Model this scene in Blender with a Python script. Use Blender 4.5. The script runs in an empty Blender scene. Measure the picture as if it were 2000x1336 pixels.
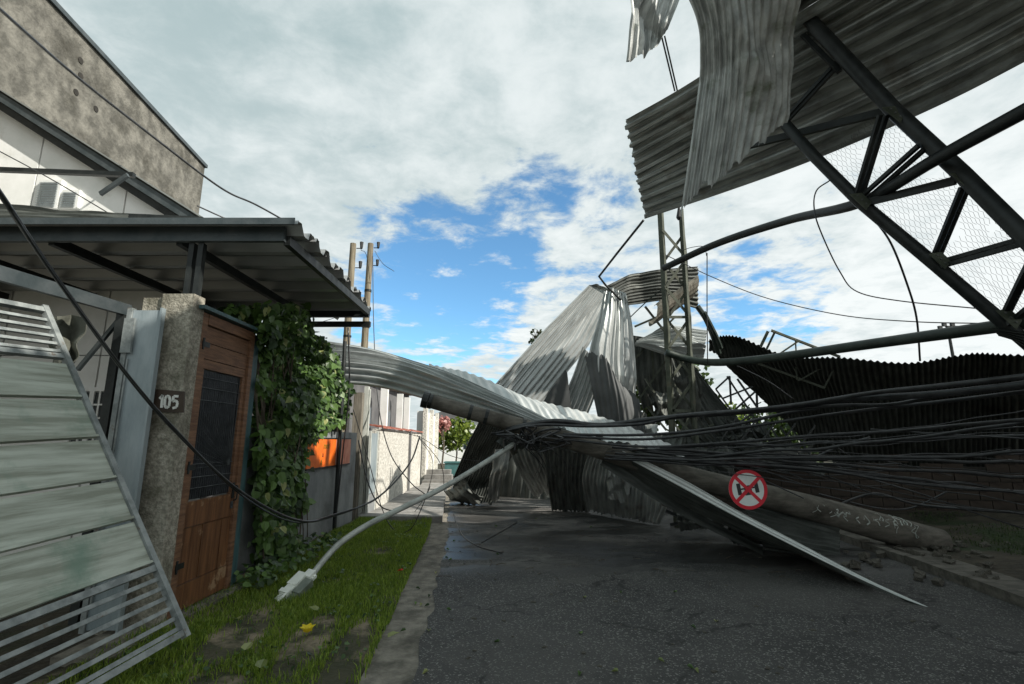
import bpy, math, random
import numpy as np
from mathutils import Vector, Matrix, noise as mnoise

random.seed(7); rng = np.random.default_rng(7)
SC = bpy.context.scene
COL = SC.collection
# ------------------------------------------------------------------ camera
F = 979.0; PITCH = math.atan(192/979); CAMZ = 1.6
cd = bpy.data.cameras.new('camera'); cam = bpy.data.objects.new('camera', cd); COL.objects.link(cam)
cd.sensor_width = 36; cd.lens = 36*F/2000; cd.clip_start = .05; cd.clip_end = 3000
cam.location = (0, 0, CAMZ); cam.rotation_euler = (math.pi/2 + PITCH, 0, 0)
SC.camera = cam
SC.render.engine = 'CYCLES'
SC.view_settings.view_transform = 'Standard'; SC.view_settings.look = 'None'
SC.view_settings.exposure = .3; SC.view_settings.gamma = 1
CP, SP = math.cos(PITCH), math.sin(PITCH)

def ray(px, py):
    u = (px-1000)/F; v = (668-py)/F
    return Vector((u, CP - v*SP, SP + v*CP))
C0 = Vector((0, 0, CAMZ))
def P(px, py, t): return C0 + ray(px, py)*t           # surveyed point at depth t
def G(px, py, z=0.0):
    r = ray(px, py); return C0 + r*((z-CAMZ)/r.z)
def PY(px, py, Y):
    r = ray(px, py); return C0 + r*(Y/r.y)
def PX(px, py, X):
    r = ray(px, py); return C0 + r*(X/r.x)

# ------------------------------------------------------------------ sun and sky
SUN_EL, SUN_AZ = math.radians(38), math.radians(117)   # azimuth measured clockwise from +Y
sd = Vector((math.sin(SUN_AZ)*math.cos(SUN_EL), math.cos(SUN_AZ)*math.cos(SUN_EL), math.sin(SUN_EL)))
sl = bpy.data.lights.new('sun', 'SUN'); sl.energy = 4.8; sl.angle = math.radians(.6); sl.color = (1, .95, .86)
so = bpy.data.objects.new('sun', sl); COL.objects.link(so); so.rotation_euler = (-sd).to_track_quat('-Z', 'Y').to_euler()

W = bpy.data.worlds.new('World'); SC.world = W; W.use_nodes = True
nt = W.node_tree; nt.nodes.clear()
def wn(t, **k):
    n = nt.nodes.new(t)
    for a, b in k.items(): setattr(n, a, b)
    return n
def wl(a, b): nt.links.new(a, b)
def wm(op, a, b=None, c=None, clamp=False):
    n = wn('ShaderNodeMath', operation=op, use_clamp=clamp)
    for i, s in enumerate((a, b, c)):
        if s is None: continue
        if isinstance(s, (int, float)): n.inputs[i].default_value = s
        else: wl(s, n.inputs[i])
    return n.outputs[0]
def wss(x, lo, hi):
    n = wn('ShaderNodeMapRange', interpolation_type='SMOOTHSTEP')
    wl(x, n.inputs[0]); n.inputs[1].default_value = lo; n.inputs[2].default_value = hi
    return n.outputs[0]
sky = wn('ShaderNodeTexSky', sky_type='NISHITA'); sky.sun_disc = False
sky.sun_elevation = SUN_EL; sky.sun_rotation = SUN_AZ; sky.ozone_density = 3.0; sky.air_density = .85; sky.dust_density = .3
tc = wn('ShaderNodeTexCoord'); sx = wn('ShaderNodeSeparateXYZ'); wl(tc.outputs['Generated'], sx.inputs[0])
zz = wm('ADD', wm('MAXIMUM', sx.outputs[2], 0.0), .11)
cx = wm('DIVIDE', sx.outputs[0], zz); cy = wm('DIVIDE', sx.outputs[1], zz)
cb = wn('ShaderNodeCombineXYZ'); wl(cx, cb.inputs[0]); wl(cy, cb.inputs[1])
def wnoise(scale, detail, rough, off=0, dist=0.0):
    m = wn('ShaderNodeMapping'); m.inputs['Location'].default_value = (off, off*.7, off*.3); wl(cb.outputs[0], m.inputs[0])
    n = wn('ShaderNodeTexNoise'); n.inputs['Scale'].default_value = scale; n.inputs['Detail'].default_value = detail
    n.inputs['Roughness'].default_value = rough; n.inputs['Distortion'].default_value = dist; wl(m.outputs[0], n.inputs[0])
    return n.outputs[0]
n1 = wnoise(1.5, 10, .6, 3.1, .25); n2 = wnoise(.55, 5, .5, 9.4); n3 = wnoise(5.5, 9, .62, 1.7, .2)
# openings in the cloud deck, by direction
blobs = [((870, 560), .23, .95), ((760, 610), .13, .75), ((980, 470), .15, .8), ((1060, 385), .12, .7), ((1165, 395), .10, .6),
         ((1420, 575), .13, .62), ((1540, 590), .12, .5), ((1240, 330), .08, .35), ((1120, 600), .12, .5), ((1620, 560), .08, .35), ((1250, 640), .12, .5), ((1190, 540), .14, .55), ((1330, 620), .12, .5), ((930, 680), .16, .55), ((1180, 480), .12, .42)]
hole = None
for (px, py), rad, wgt in blobs:
    d = ray(px, py).normalized()
    dp = wn('ShaderNodeVectorMath', operation='DISTANCE'); wl(tc.outputs['Generated'], dp.inputs[0]); dp.inputs[1].default_value = d
    g = wm('MULTIPLY', wm('SUBTRACT', 1.0, wss(dp.outputs['Value'], rad*.35, rad*1.25)), wgt)
    hole = g if hole is None else wm('MAXIMUM', hole, g)
dens = wm('ADD', wm('ADD', wm('MULTIPLY', n1, 1.1), wm('MULTIPLY', n3, 1.5)), wm('MULTIPLY', n2, .1))
dens = wm('SUBTRACT', wm('ADD', dens, -.50), wm('MULTIPLY', hole, .70))
cov = wss(dens, .18, .58)
# cloud brightness: broad grey deck high up and left, brighter streaks low and right
shade = wm('ADD', wm('MULTIPLY', n2, .75), wm('MULTIPLY', n3, .75))
shade = wss(wm('ADD', shade, wm('MULTIPLY', sx.outputs[0], .28)), .56, 1.02)
low = wss(sx.outputs[2], .75, .1)
bright = wm('ADD', wm('MULTIPLY', shade, .72), wm('MULTIPLY', low, .42), clamp=True)
cm = wn('ShaderNodeMix', data_type='RGBA'); wl(bright, cm.inputs[0])
cm.inputs[6].default_value = (3.5, 4.45, 4.6, 1); cm.inputs[7].default_value = (7.6, 8.0, 8.0, 1)
tint = wn('ShaderNodeMix', data_type='RGBA', blend_type='MULTIPLY'); tint.inputs[0].default_value = 1
wl(sky.outputs[0], tint.inputs[6]); tint.inputs[7].default_value = (1.25, 1.75, 1.75, 1)
mx = wn('ShaderNodeMix', data_type='RGBA'); wl(cov, mx.inputs[0]); wl(tint.outputs[2], mx.inputs[6]); wl(cm.outputs[2], mx.inputs[7])
bg = wn('ShaderNodeBackground'); bg.inputs[1].default_value = .1; wl(mx.outputs[2], bg.inputs[0])
wo = wn('ShaderNodeOutputWorld'); wl(bg.outputs[0], wo.inputs[0])

# ------------------------------------------------------------------ materials
MATS = {}
def nmat(name, c1, c2, scale=4, rough=.8, metal=0.0, bump=.3, bscale=30, stretch=(1, 1, 1), coord='Object', c3=None, s3=1.0, t3=(.55, .7),
         rvar=.1, bdist=.01, ramp=(.38, .62), rust=None):
    if name in MATS: return MATS[name]
    m = bpy.data.materials.new(name); m.use_nodes = True; t = m.node_tree; b = t.nodes['Principled BSDF']
    L = t.links.new
    def N(k, **kw):
        n = t.nodes.new(k)
        for a, v in kw.items(): setattr(n, a, v)
        return n
    tcn = N('ShaderNodeTexCoord'); mp = N('ShaderNodeMapping'); mp.inputs['Scale'].default_value = stretch
    L(tcn.outputs[coord], mp.inputs[0])
    a = N('ShaderNodeTexNoise'); a.inputs['Scale'].default_value = scale; a.inputs['Detail'].default_value = 8; a.inputs['Roughness'].default_value = .62
    L(mp.outputs[0], a.inputs[0])
    r = N('ShaderNodeMapRange'); r.inputs[1].default_value = ramp[0]; r.inputs[2].default_value = ramp[1]; L(a.outputs[0], r.inputs[0])
    mix = N('ShaderNodeMix', data_type='RGBA'); L(r.outputs[0], mix.inputs[0]); mix.inputs[6].default_value = (*c1, 1); mix.inputs[7].default_value = (*c2, 1)
    out = mix.outputs[2]
    if c3:
        a3 = N('ShaderNodeTexNoise'); a3.inputs['Scale'].default_value = s3; a3.inputs['Detail'].default_value = 7; a3.inputs['Roughness'].default_value = .65
        L(tcn.outputs[coord], a3.inputs[0])
        r3 = N('ShaderNodeMapRange'); r3.inputs[1].default_value = t3[0]; r3.inputs[2].default_value = t3[1]; L(a3.outputs[0], r3.inputs[0])
        m3 = N('ShaderNodeMix', data_type='RGBA'); L(r3.outputs[0], m3.inputs[0]); L(out, m3.inputs[6]); m3.inputs[7].default_value = (*c3, 1); out = m3.outputs[2]
    L(out, b.inputs['Base Color'])
    rr = N('ShaderNodeMapRange'); rr.inputs[3].default_value = rough-rvar; rr.inputs[4].default_value = min(1, rough+rvar); L(a.outputs[0], rr.inputs[0]); L(rr.outputs[0], b.inputs['Roughness'])
    b.inputs['Metallic'].default_value = metal
    if bump:
        nb = N('ShaderNodeTexNoise'); nb.inputs['Scale'].default_value = bscale; nb.inputs['Detail'].default_value = 6; L(mp.outputs[0], nb.inputs[0])
        bp = N('ShaderNodeBump'); bp.inputs['Strength'].default_value = bump; bp.inputs['Distance'].default_value = bdist
        L(nb.outputs[0], bp.inputs['Height']); L(bp.outputs[0], b.inputs['Normal'])
    MATS[name] = m; return m

galv = nmat('galvanised_steel', (.24, .25, .24), (.46, .48, .46), 2.6, .52, .5, .25, 22, (3, .7, 1), 'UV', c3=(.15, .125, .095), s3=1.6, t3=(.55, .74), bdist=.004)
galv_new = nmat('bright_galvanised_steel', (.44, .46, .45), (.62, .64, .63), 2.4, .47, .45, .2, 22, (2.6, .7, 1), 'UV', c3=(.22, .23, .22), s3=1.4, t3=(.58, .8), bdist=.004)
carport_steel = nmat('carport_roof_steel', (.34, .35, .35), (.42, .43, .43), 1.5, .45, .35, .1, 14, (6, .6, 1), 'UV')
galv_pale = nmat('pale_lit_edge_sheet', (.66, .68, .66), (.80, .82, .80), 2, .5, .1, .1, 20)
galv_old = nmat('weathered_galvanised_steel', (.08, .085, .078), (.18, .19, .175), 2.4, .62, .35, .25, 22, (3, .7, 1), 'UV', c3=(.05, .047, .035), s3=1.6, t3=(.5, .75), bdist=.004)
galv_dark = nmat('dirty_shade_dark_steel', (.045, .052, .046), (.11, .118, .108), 2.0, .65, .3, .25, 14, (6, .8, 1), 'UV', c3=(.02, .018, .014), s3=1.2, t3=(.5, .75), bdist=.004)  # dirty dark steel; on some pile sheets the darkness is painted shade
flatgrey = nmat('dark_grey_sheet', (.085, .09, .09), (.12, .125, .125), 3, .7, .2, .1)  # plain dark grey, carries the painted shadow on the upright sheet
algae = nmat('mossy_galvanised_steel', (.30, .31, .30), (.58, .60, .58), 3.4, .55, .35, .45, 40, (2.6, .9, 1), 'UV', c3=(.10, .13, .06), s3=1.9, t3=(.56, .72), bdist=.006)
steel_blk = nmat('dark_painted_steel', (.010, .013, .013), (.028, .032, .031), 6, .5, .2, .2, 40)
steel_grn = nmat('olive_painted_steel', (.045, .052, .036), (.10, .11, .08), 5, .6, .1, .3, 40, c3=(.10, .06, .03), s3=5, t3=(.6, .75))
steel_green_dark = nmat('dark_green_painted_steel', (.018, .028, .022), (.04, .055, .045), 5, .5, .2, .2, 40)
steel_blue = nmat('blue_grey_painted_steel', (.05, .065, .07), (.085, .10, .105), 5, .45, .2, .2, 40)
leafpaint = nmat('pale_blue_grey_paint', (.24, .29, .31), (.36, .41, .43), 3, .5, .1, .15, 30, (2, 2, .5), c3=(.16, .17, .16), s3=3, t3=(.6, .75))
gatebar = nmat('grey_gate_steel', (.17, .19, .19), (.32, .345, .34), 9, .5, .15, .3, 40, c3=(.13, .085, .05), s3=7, t3=(.62, .72))
rubber = nmat('black_cable_rubber', (.014, .014, .015), (.045, .046, .048), 8, .33, 0, .1, 60)
concrete = nmat('weathered_concrete', (.17, .16, .13), (.34, .32, .26), 5, .92, 0, .7, 45, c3=(.065, .062, .05), s3=2.3, t3=(.5, .72), bdist=.012)
concrete_blk = nmat('mossy_parapet_concrete', (.10, .096, .082), (.225, .215, .185), 3.5, .95, 0, .7, 14, c3=(.05, .047, .036), s3=1.0, t3=(.49, .66), bdist=.03)
postcon = nmat('rough_post_concrete', (.22, .205, .165), (.44, .41, .34), 30, .95, 0, .9, 60, c3=(.075, .072, .045), s3=2.0, t3=(.48, .66), bdist=.012)
greywall = nmat('grey_render', (.19, .20, .205), (.29, .30, .30), 3, .9, 0, .3, 30, (1, 1, .6), c3=(.09, .09, .085), s3=1.6, t3=(.55, .8))
whitewall = nmat('rough_white_render', (.46, .44, .39), (.76, .73, .66), 14, .95, 0, 1.0, 22, c3=(.30, .27, .22), s3=2.4, t3=(.56, .78), bdist=.03)
whitepaint = nmat('white_wall_paint', (.78, .79, .76), (.88, .88, .86), 2.5, .7, 0, .1, 20, c3=(.50, .49, .43), s3=1.7, t3=(.6, .85))
slab = nmat('pavement_concrete', (.16, .155, .145), (.29, .28, .265), 3, .85, 0, .5, 40, c3=(.09, .085, .075), s3=1.4, t3=(.5, .7))
gutter = nmat('gutter_concrete', (.15, .135, .11), (.29, .265, .22), 7, .92, 0, .9, 50, c3=(.06, .055, .042), s3=2.2, t3=(.48, .7), bdist=.015)
wood = nmat('varnished_brown_wood', (.10, .04, .016), (.22, .095, .038), 3, .55, 0, .3, 20, (9, 9, .7), c3=(.36, .23, .13), s3=3.5, t3=(.57, .63))
woodlight = nmat('faded_brown_wood', (.13, .06, .03), (.25, .13, .07), 3, .65, 0, .4, 20, (3, 1.2, 14), c3=(.12, .055, .03), s3=4, t3=(.55, .75))
woodgrey = nmat('old_grey_timber', (.13, .115, .09), (.27, .245, .20), 3, .9, 0, .5, 20, (9, 9, .6))
plankpaint = nmat('chalky_green_grey_paint', (.27, .29, .235), (.50, .54, .47), 2.2, .68, 0, .3, 30, (4, .22, 9), c3=(.15, .25, .19), s3=1.5, t3=(.55, .75))
blackmesh = nmat('black_door_mesh', (.006, .008, .012), (.02, .024, .032), 12, .5, .2, .2)
rod = nmat('dull_wire_steel', (.05, .055, .06), (.11, .12, .125), 8, .5, .4, 0)
plate = nmat('brown_number_board', (.035, .022, .014), (.06, .04, .027), 6, .6, 0, .2)
white = nmat('white_plate_paint', (.68, .68, .64), (.82, .82, .78), 12, .5, 0, .05)
lampwhite = nmat('ivory_lamp_enamel', (.76, .80, .72), (.86, .88, .82), 6, .45, 0, .1)
lampgrey = nmat('grey_lamp_casting', (.16, .19, .16), (.26, .29, .25), 6, .5, .2, .1)
armgrey = nmat('grey_lamp_arm', (.30, .32, .29), (.48, .50, .46), 6, .45, .2, .1)
red = nmat('red_sign_enamel', (.62, .006, .025), (.75, .012, .035), 6, .42, 0, .03)
signwhite = nmat('white_sign_enamel', (.70, .76, .74), (.80, .84, .82), 6, .4, 0, .03)
black = nmat('black_print', (.008, .01, .012), (.02, .022, .025), 6, .5, 0, 0)
orange = nmat('orange_banner', (.78, .13, .008), (.95, .20, .02), 3, .55, 0, .1, 10)
orange2 = nmat('faded_orange_banner', (.55, .14, .08), (.75, .33, .22), 4, .6, 0, .1, 10, (6, 6, 1))
tilered = nmat('red_clay_tile', (.30, .09, .06), (.46, .18, .13), 9, .85, 0, .3)
asphalt = None
polecon = nmat('dirty_pole_concrete', (.085, .078, .064), (.17, .155, .13), 3, .9, 0, .6, 40, (1, 4, 4), c3=(.04, .035, .027), s3=1.7, t3=(.5, .7))
polewood = nmat('utility_pole_wood', (.14, .115, .08), (.27, .235, .17), 4, .9, 0, .4, 30, (5, 5, .5))
brickmat = nmat('dark_brick', (.035, .024, .019), (.085, .062, .048), 6, .95, 0, .7, 40, c3=(.022, .02, .016), s3=1.5, t3=(.45, .65))  # dark brown brick with darker random blotches
mortar = nmat('dark_mortar', (.02, .019, .016), (.04, .036, .03), 8, .95, 0, .3)
rubble = nmat('rubble_stone', (.07, .065, .052), (.18, .165, .135), 5, .95, 0, .8, 25, bdist=.02)
cloth = nmat('grey_tarp', (.10, .105, .085), (.17, .175, .145), 3, .9, 0, .4, 25)
housegrey = nmat('grey_house_render', (.10, .10, .105), (.16, .16, .16), 2, .85, 0, .2)
teal = nmat('teal_paint', (.03, .10, .10), (.06, .16, .16), 2, .5, 0, .1)
bark = nmat('bark', (.05, .04, .028), (.11, .09, .065), 8, .95, 0, .6)
tealsteel = nmat('blue_green_post_paint', (.03, .07, .08), (.07, .15, .16), 4, .5, 0, .25, 30, (3, 3, .5), c3=(.16, .19, .19), s3=4, t3=(.58, .72))
pipewhite = nmat('pale_drainpipe', (.48, .50, .46), (.62, .63, .58), 5, .6, 0, .1)

def leafmat(name, c1, c2, tr=.25):
    m = bpy.data.materials.new(name); m.use_nodes = True; t = m.node_tree; b = t.nodes['Principled BSDF']; L = t.links.new
    g = t.nodes.new('ShaderNodeNewGeometry'); oi = t.nodes.new('ShaderNodeObjectInfo')
    ad = t.nodes.new('ShaderNodeMath'); ad.operation = 'ADD'; L(g.outputs['Random Per Island'], ad.inputs[0]); L(oi.outputs['Random'], ad.inputs[1])
    fr = t.nodes.new('ShaderNodeMath'); fr.operation = 'FRACT'; L(ad.outputs[0], fr.inputs[0])
    mx = t.nodes.new('ShaderNodeMix'); mx.data_type = 'RGBA'; L(fr.outputs[0], mx.inputs[0]); mx.inputs[6].default_value = (*c1, 1); mx.inputs[7].default_value = (*c2, 1)
    L(mx.outputs[2], b.inputs['Base Color']); b.inputs['Roughness'].default_value = .42
    tb = t.nodes.new('ShaderNodeBsdfTranslucent'); L(mx.outputs[2], tb.inputs[0])
    ms = t.nodes.new('ShaderNodeMixShader'); ms.inputs[0].default_value = tr; L(b.outputs[0], ms.inputs[1]); L(tb.outputs[0], ms.inputs[2])
    L(ms.outputs[0], t.nodes['Material Output'].inputs[0]); return m
grassm = leafmat('grass_blade', (.07, .15, .014), (.36, .46, .07), .4)
vinem = leafmat('vine_leaf', (.016, .042, .012), (.13, .23, .055), .3)
treem = leafmat('tree_leaf', (.015, .032, .008), (.06, .10, .02), .25)
shrubm = leafmat('bright_shrub_leaf', (.05, .10, .01), (.22, .28, .04), .3)
pinkm = leafmat('pink_blossom', (.40, .16, .14), (.60, .30, .27), .3)
yellowm = leafmat('yellow_petal', (.80, .62, .01), (.9, .75, .05), .2)
redp = leafmat('red_petal', (.55, .03, .01), (.7, .06, .02), .2)
dryleaf = leafmat('fallen_leaf', (.16, .20, .06), (.34, .36, .14), .2)
twig = bark

# asphalt: coarse aggregate, wet dark stretches, pale silt patches
def road_material():
    m = bpy.data.materials.new('worn_asphalt'); m.use_nodes = True; t = m.node_tree; b = t.nodes['Principled BSDF']; L = t.links.new
    def N(k, **kw):
        n = t.nodes.new(k)
        for a, v in kw.items(): setattr(n, a, v)
        return n
    tcn = N('ShaderNodeTexCoord')
    def noi(s, d=6, r=.6, st=None):
        n = N('ShaderNodeTexNoise'); n.inputs['Scale'].default_value = s; n.inputs['Detail'].default_value = d; n.inputs['Roughness'].default_value = r
        if st:
            mp = N('ShaderNodeMapping'); mp.inputs['Scale'].default_value = st; L(tcn.outputs['Object'], mp.inputs[0]); L(mp.outputs[0], n.inputs[0])
        else: L(tcn.outputs['Object'], n.inputs[0])
        return n.outputs[0]
    def rng_(x, a, b_, c=0, d=1, ss=True):
        n = N('ShaderNodeMapRange'); 
        if ss: n.interpolation_type = 'SMOOTHSTEP'
        L(x, n.inputs[0]); n.inputs[1].default_value = a; n.inputs[2].default_value = b_; n.inputs[3].default_value = c; n.inputs[4].default_value = d
        return n.outputs[0]
    def mixc(f, a, b_):
        n = N('ShaderNodeMix', data_type='RGBA'); L(f, n.inputs[0])
        for i, s in ((6, a), (7, b_)):
            if isinstance(s, tuple): n.inputs[i].default_value = (*s, 1)
            else: L(s, n.inputs[i])
        return n.outputs[2]
    def mth(op, a, b_):
        n = N('ShaderNodeMath', operation=op)
        for i, s in ((0, a), (1, b_)):
            if isinstance(s, (int, float)): n.inputs[i].default_value = s
            else: L(s, n.inputs[i])
        return n.outputs[0]
    vo = N('ShaderNodeTexVoronoi'); vo.inputs['Scale'].default_value = 85; L(tcn.outputs['Object'], vo.inputs[0])
    sepc = N('ShaderNodeSeparateColor'); L(vo.outputs['Color'], sepc.inputs[0])
    base = mixc(rng_(noi(1.3, 7), .35, .65), (.046, .045, .043), (.085, .083, .078))
    c = mixc(rng_(sepc.outputs[0], .80, .97), base, (.33, .32, .30))
    c = mixc(rng_(noi(160, 2), .35, .55), (.018, .019, .02), c)
    sp = N('ShaderNodeSeparateXYZ'); L(tcn.outputs['Object'], sp.inputs[0])
    far = rng_(sp.outputs[1], 5.6, 7.6)
    silt = mth('MULTIPLY', rng_(noi(.75, 8, .62, (1, 1.8, 1)), .50, .55), far)
    c = mixc(mth('MULTIPLY', silt, .85), c, mixc(rng_(noi(6, 6), .3, .7), (.10, .096, .09), (.20, .19, .175)))
    wet = mth('MULTIPLY', rng_(noi(.6, 6, .6, (1, 2.2, 1)), .56, .45), far)
    c = mixc(mth('MULTIPLY', wet, .75), c, (.016, .017, .018))
    spots = rng_(noi(1.9, 5), .70, .76)
    c = mixc(mth('MULTIPLY', spots, .6), c, (.16, .155, .14))
    vc = N('ShaderNodeTexVoronoi', feature='DISTANCE_TO_EDGE'); vc.inputs['Scale'].default_value = .55
    wv = N('ShaderNodeVectorMath', operation='ADD'); wsc = N('ShaderNodeVectorMath', operation='SCALE'); wn_ = N('ShaderNodeTexNoise'); wn_.inputs['Scale'].default_value = 3.0; wn_.inputs['Detail'].default_value = 6
    L(tcn.outputs['Object'], wn_.inputs[0]); L(wn_.outputs['Color'], wsc.inputs[0]); wsc.inputs['Scale'].default_value = .55; L(tcn.outputs['Object'], wv.inputs[0]); L(wsc.outputs[0], wv.inputs[1]); L(wv.outputs[0], vc.inputs[0])
    crack = mth('MULTIPLY', rng_(vc.outputs['Distance'], .012, .002), rng_(noi(.9, 3), .48, .56))
    c = mixc(crack, c, (.012, .012, .012))
    pat = rng_(noi(.42, 5, .55), .52, .55); c = mixc(mth('MULTIPLY', pat, .35), c, (.10, .096, .088))
    c = mixc(rng_(noi(.35, 4, .5), .35, .65, 0, .35), c, (.085, .082, .076))
    L(c, b.inputs['Base Color'])
    L(rng_(wet, 0, 1, .82, .38), b.inputs['Roughness'])
    hb = mth('ADD', vo.outputs['Distance'], mth('MULTIPLY', noi(160, 3), .6))
    bp = N('ShaderNodeBump'); bp.inputs['Distance'].default_value = .006; L(rng_(wet, 0, 1, .8, .25), bp.inputs['Strength']); L(hb, bp.inputs['Height']); L(bp.outputs[0], b.inputs['Normal'])
    return m
asphalt = road_material()
soil = nmat('dark_soil', (.030, .025, .017), (.085, .070, .048), 2.2, .95, 0, 1.0, 18, c3=(.03, .045, .015), s3=.7, t3=(.5, .62), bdist=.04)
lawnsoil = nmat('lawn_soil', (.035, .04, .016), (.075, .068, .04), 3, .95, 0, 1.0, 25, c3=(.26, .21, .145), s3=1.4, t3=(.50, .60), bdist=.03)

# ------------------------------------------------------------------ geometry helpers
def props(o, label=None, cat=None, group=None, kind=None):
    if label: o['label'] = label
    if cat: o['category'] = cat
    if group: o['group'] = group
    if kind: o['kind'] = kind
    return o
def mesh_obj(name, V, Fs, mat, base=None, parent=None, smooth=False, uv=None):
    base = Vector(base) if base is not None else Vector((0, 0, 0))
    V = np.asarray([tuple(v) for v in V] if not isinstance(V, np.ndarray) else V, dtype=float).reshape(-1, 3) - np.array(base)
    me = bpy.data.meshes.new(name); me.from_pydata(V.tolist(), [], [tuple(f) for f in Fs])
    mats = mat if isinstance(mat, (list, tuple)) else [mat]
    for m in mats: me.materials.append(m)
    if uv is not None:
        ul = me.uv_layers.new(name='UVMap'); li = np.empty(len(me.loops), dtype=np.int32); me.loops.foreach_get('vertex_index', li)
        ul.data.foreach_set('uv', np.asarray(uv, dtype=np.float32)[li].ravel())
    if smooth: me.polygons.foreach_set('use_smooth', [True]*len(me.polygons))
    me.update()
    o = bpy.data.objects.new(name, me); COL.objects.link(o)
    if parent is not None: o.parent = parent
    else: o.location = base
    return o
class Thing:
    def __init__(s, name, base, label, cat, group=None, kind=None):
        s.base = Vector(base); s.o = bpy.data.objects.new(name, None); s.o.empty_display_size = .2; s.o.location = s.base; COL.objects.link(s.o)
        props(s.o, label, cat, group, kind)
    def part(s, name, geo, mat, parent=None, smooth=False, uv=None, label=None):
        V, Fs = geo[0], geo[1]
        if len(geo) > 2: uv = geo[2]
        o = mesh_obj(name, V, Fs, mat, s.base, parent or s.o, smooth, uv)
        if label: o['label'] = label
        return o
def single(name, geo, mat, label, cat=None, base=None, group=None, kind=None, smooth=False):
    V = np.asarray([tuple(v) for v in geo[0]]) if not isinstance(geo[0], np.ndarray) else geo[0]
    if base is None: base = (V[:, 0].mean(), V[:, 1].mean(), V[:, 2].min())
    o = mesh_obj(name, V, geo[1], mat, base, None, smooth, geo[2] if len(geo) > 2 else None)
    return props(o, label, cat, group, kind)
def join(*gs):
    V = []; Fs = []
    for g in gs:
        n = len(V); V += [tuple(v) for v in g[0]]; Fs += [tuple(i+n for i in f) for f in g[1]]
    return V, Fs
def box(x0, x1, y0, y1, z0, z1, jit=0):
    V = [Vector((x, y, z)) + Vector((random.uniform(-jit, jit), random.uniform(-jit, jit), random.uniform(-jit, jit))) for z in (z0, z1) for y in (y0, y1) for x in (x0, x1)]
    return V, [(0, 2, 3, 1), (4, 5, 7, 6), (0, 1, 5, 4), (2, 6, 7, 3), (0, 4, 6, 2), (1, 3, 7, 5)]
def obox(o, a, b, c):
    """box from corner o along full edge vectors a, b, c"""
    o, a, b, c = map(Vector, (o, a, b, c))
    V = [o + i*a + j*b + k*c for k in (0, 1) for j in (0, 1) for i in (0, 1)]
    f = [(0, 2, 3, 1), (4, 5, 7, 6), (0, 1, 5, 4), (2, 6, 7, 3), (0, 4, 6, 2), (1, 3, 7, 5)]
    if a.cross(b).dot(c) < 0: f = [tuple(reversed(q)) for q in f]
    return V, f
def bar(p, q, w, h, up=(0, 0, 1)):
    p, q = Vector(p), Vector(q); d = (q-p); dn = d.normalized(); u = Vector(up)
    s = dn.cross(u)
    if s.length < 1e-3: s = dn.cross(Vector((0, 1, 0)))
    s.normalize(); u2 = s.cross(dn).normalized()
    return obox(p - s*w/2 - u2*h/2, d, s*w, u2*h)
def angle_bar(p, q, w, th=.006, up=(0, 0, 1)):
    p, q = Vector(p), Vector(q); d = (q-p); dn = d.normalized(); u = Vector(up); s = dn.cross(u)
    if s.length < 1e-3: s = dn.cross(Vector((0, 1, 0)))
    s.normalize(); u2 = s.cross(dn).normalized()
    return join(obox(p, d, s*w, u2*th), obox(p + u2*th, d, s*th, u2*(w-th)))
def crom(pts, n):
    pts = np.array([tuple(p) for p in pts], float)
    if len(pts) == 2: return np.array([pts[0] + (pts[1]-pts[0])*i/n for i in range(n+1)])
    ext = np.vstack([2*pts[0]-pts[1], pts, 2*pts[-1]-pts[-2]]); k = len(pts)-1; out = []
    for i in range(n+1):
        f = i/n*k; j = min(int(f), k-1); t = f-j; a, b, c, d = ext[j:j+4]
        out.append(.5*((2*b) + (c-a)*t + (2*a-5*b+4*c-d)*t*t + (3*b-a-3*c+d)*t**3))
    return np.array(out)
def tube(pts, r, n=8, seg=None, smooth=True):
    """r: number or list of radii per control point"""
    if smooth and len(pts) > 2:
        m = seg or (len(pts)-1)*6; path = crom(pts, m)
    else:
        path = np.array([tuple(p) for p in pts], float)
        m = len(path)-1
    rr = np.full(len(path), r) if isinstance(r, (int, float)) else np.interp(np.linspace(0, 1, len(path)), np.linspace(0, 1, len(r)), r)
    V = []; Fs = []
    up = Vector((.13, .21, .97)); 
    for i, p in enumerate(path):
        a = path[max(i-1, 0)]; b = path[min(i+1, len(path)-1)]; d = Vector(b-a).normalized()
        s = d.cross(up)
        if s.length < .05: s = d.cross(Vector((1, 0, 0)))
        s.normalize(); u = s.cross(d)
        for k in range(n):
            an = 2*math.pi*k/n; V.append(Vector(p) + (s*math.cos(an) + u*math.sin(an))*rr[i])
    for i in range(len(path)-1):
        for k in range(n):
            a = i*n+k; b = i*n+(k+1) % n; Fs.append((a, b, b+n, a+n))
    Fs.append(tuple(reversed(range(n)))); Fs.append(tuple(range(len(V)-n, len(V))))
    return V, Fs
def cgrid(ctrl, na, nb, lin=False):
    A = np.array([[tuple(p) for p in row] for row in ctrl], float)
    if lin:
        def li(P_, n): 
            x = np.linspace(0, len(P_)-1, n+1); return np.stack([np.interp(x, np.arange(len(P_)), P_[:, k]) for k in range(3)], 1)
        rows = np.array([li(r, nb) for r in A]); return np.array([li(rows[:, j], na) for j in range(nb+1)]).transpose(1, 0, 2)
    rows = np.array([crom(r, nb) for r in A])
    return np.array([crom(rows[:, j], na) for j in range(nb+1)]).transpose(1, 0, 2)
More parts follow.
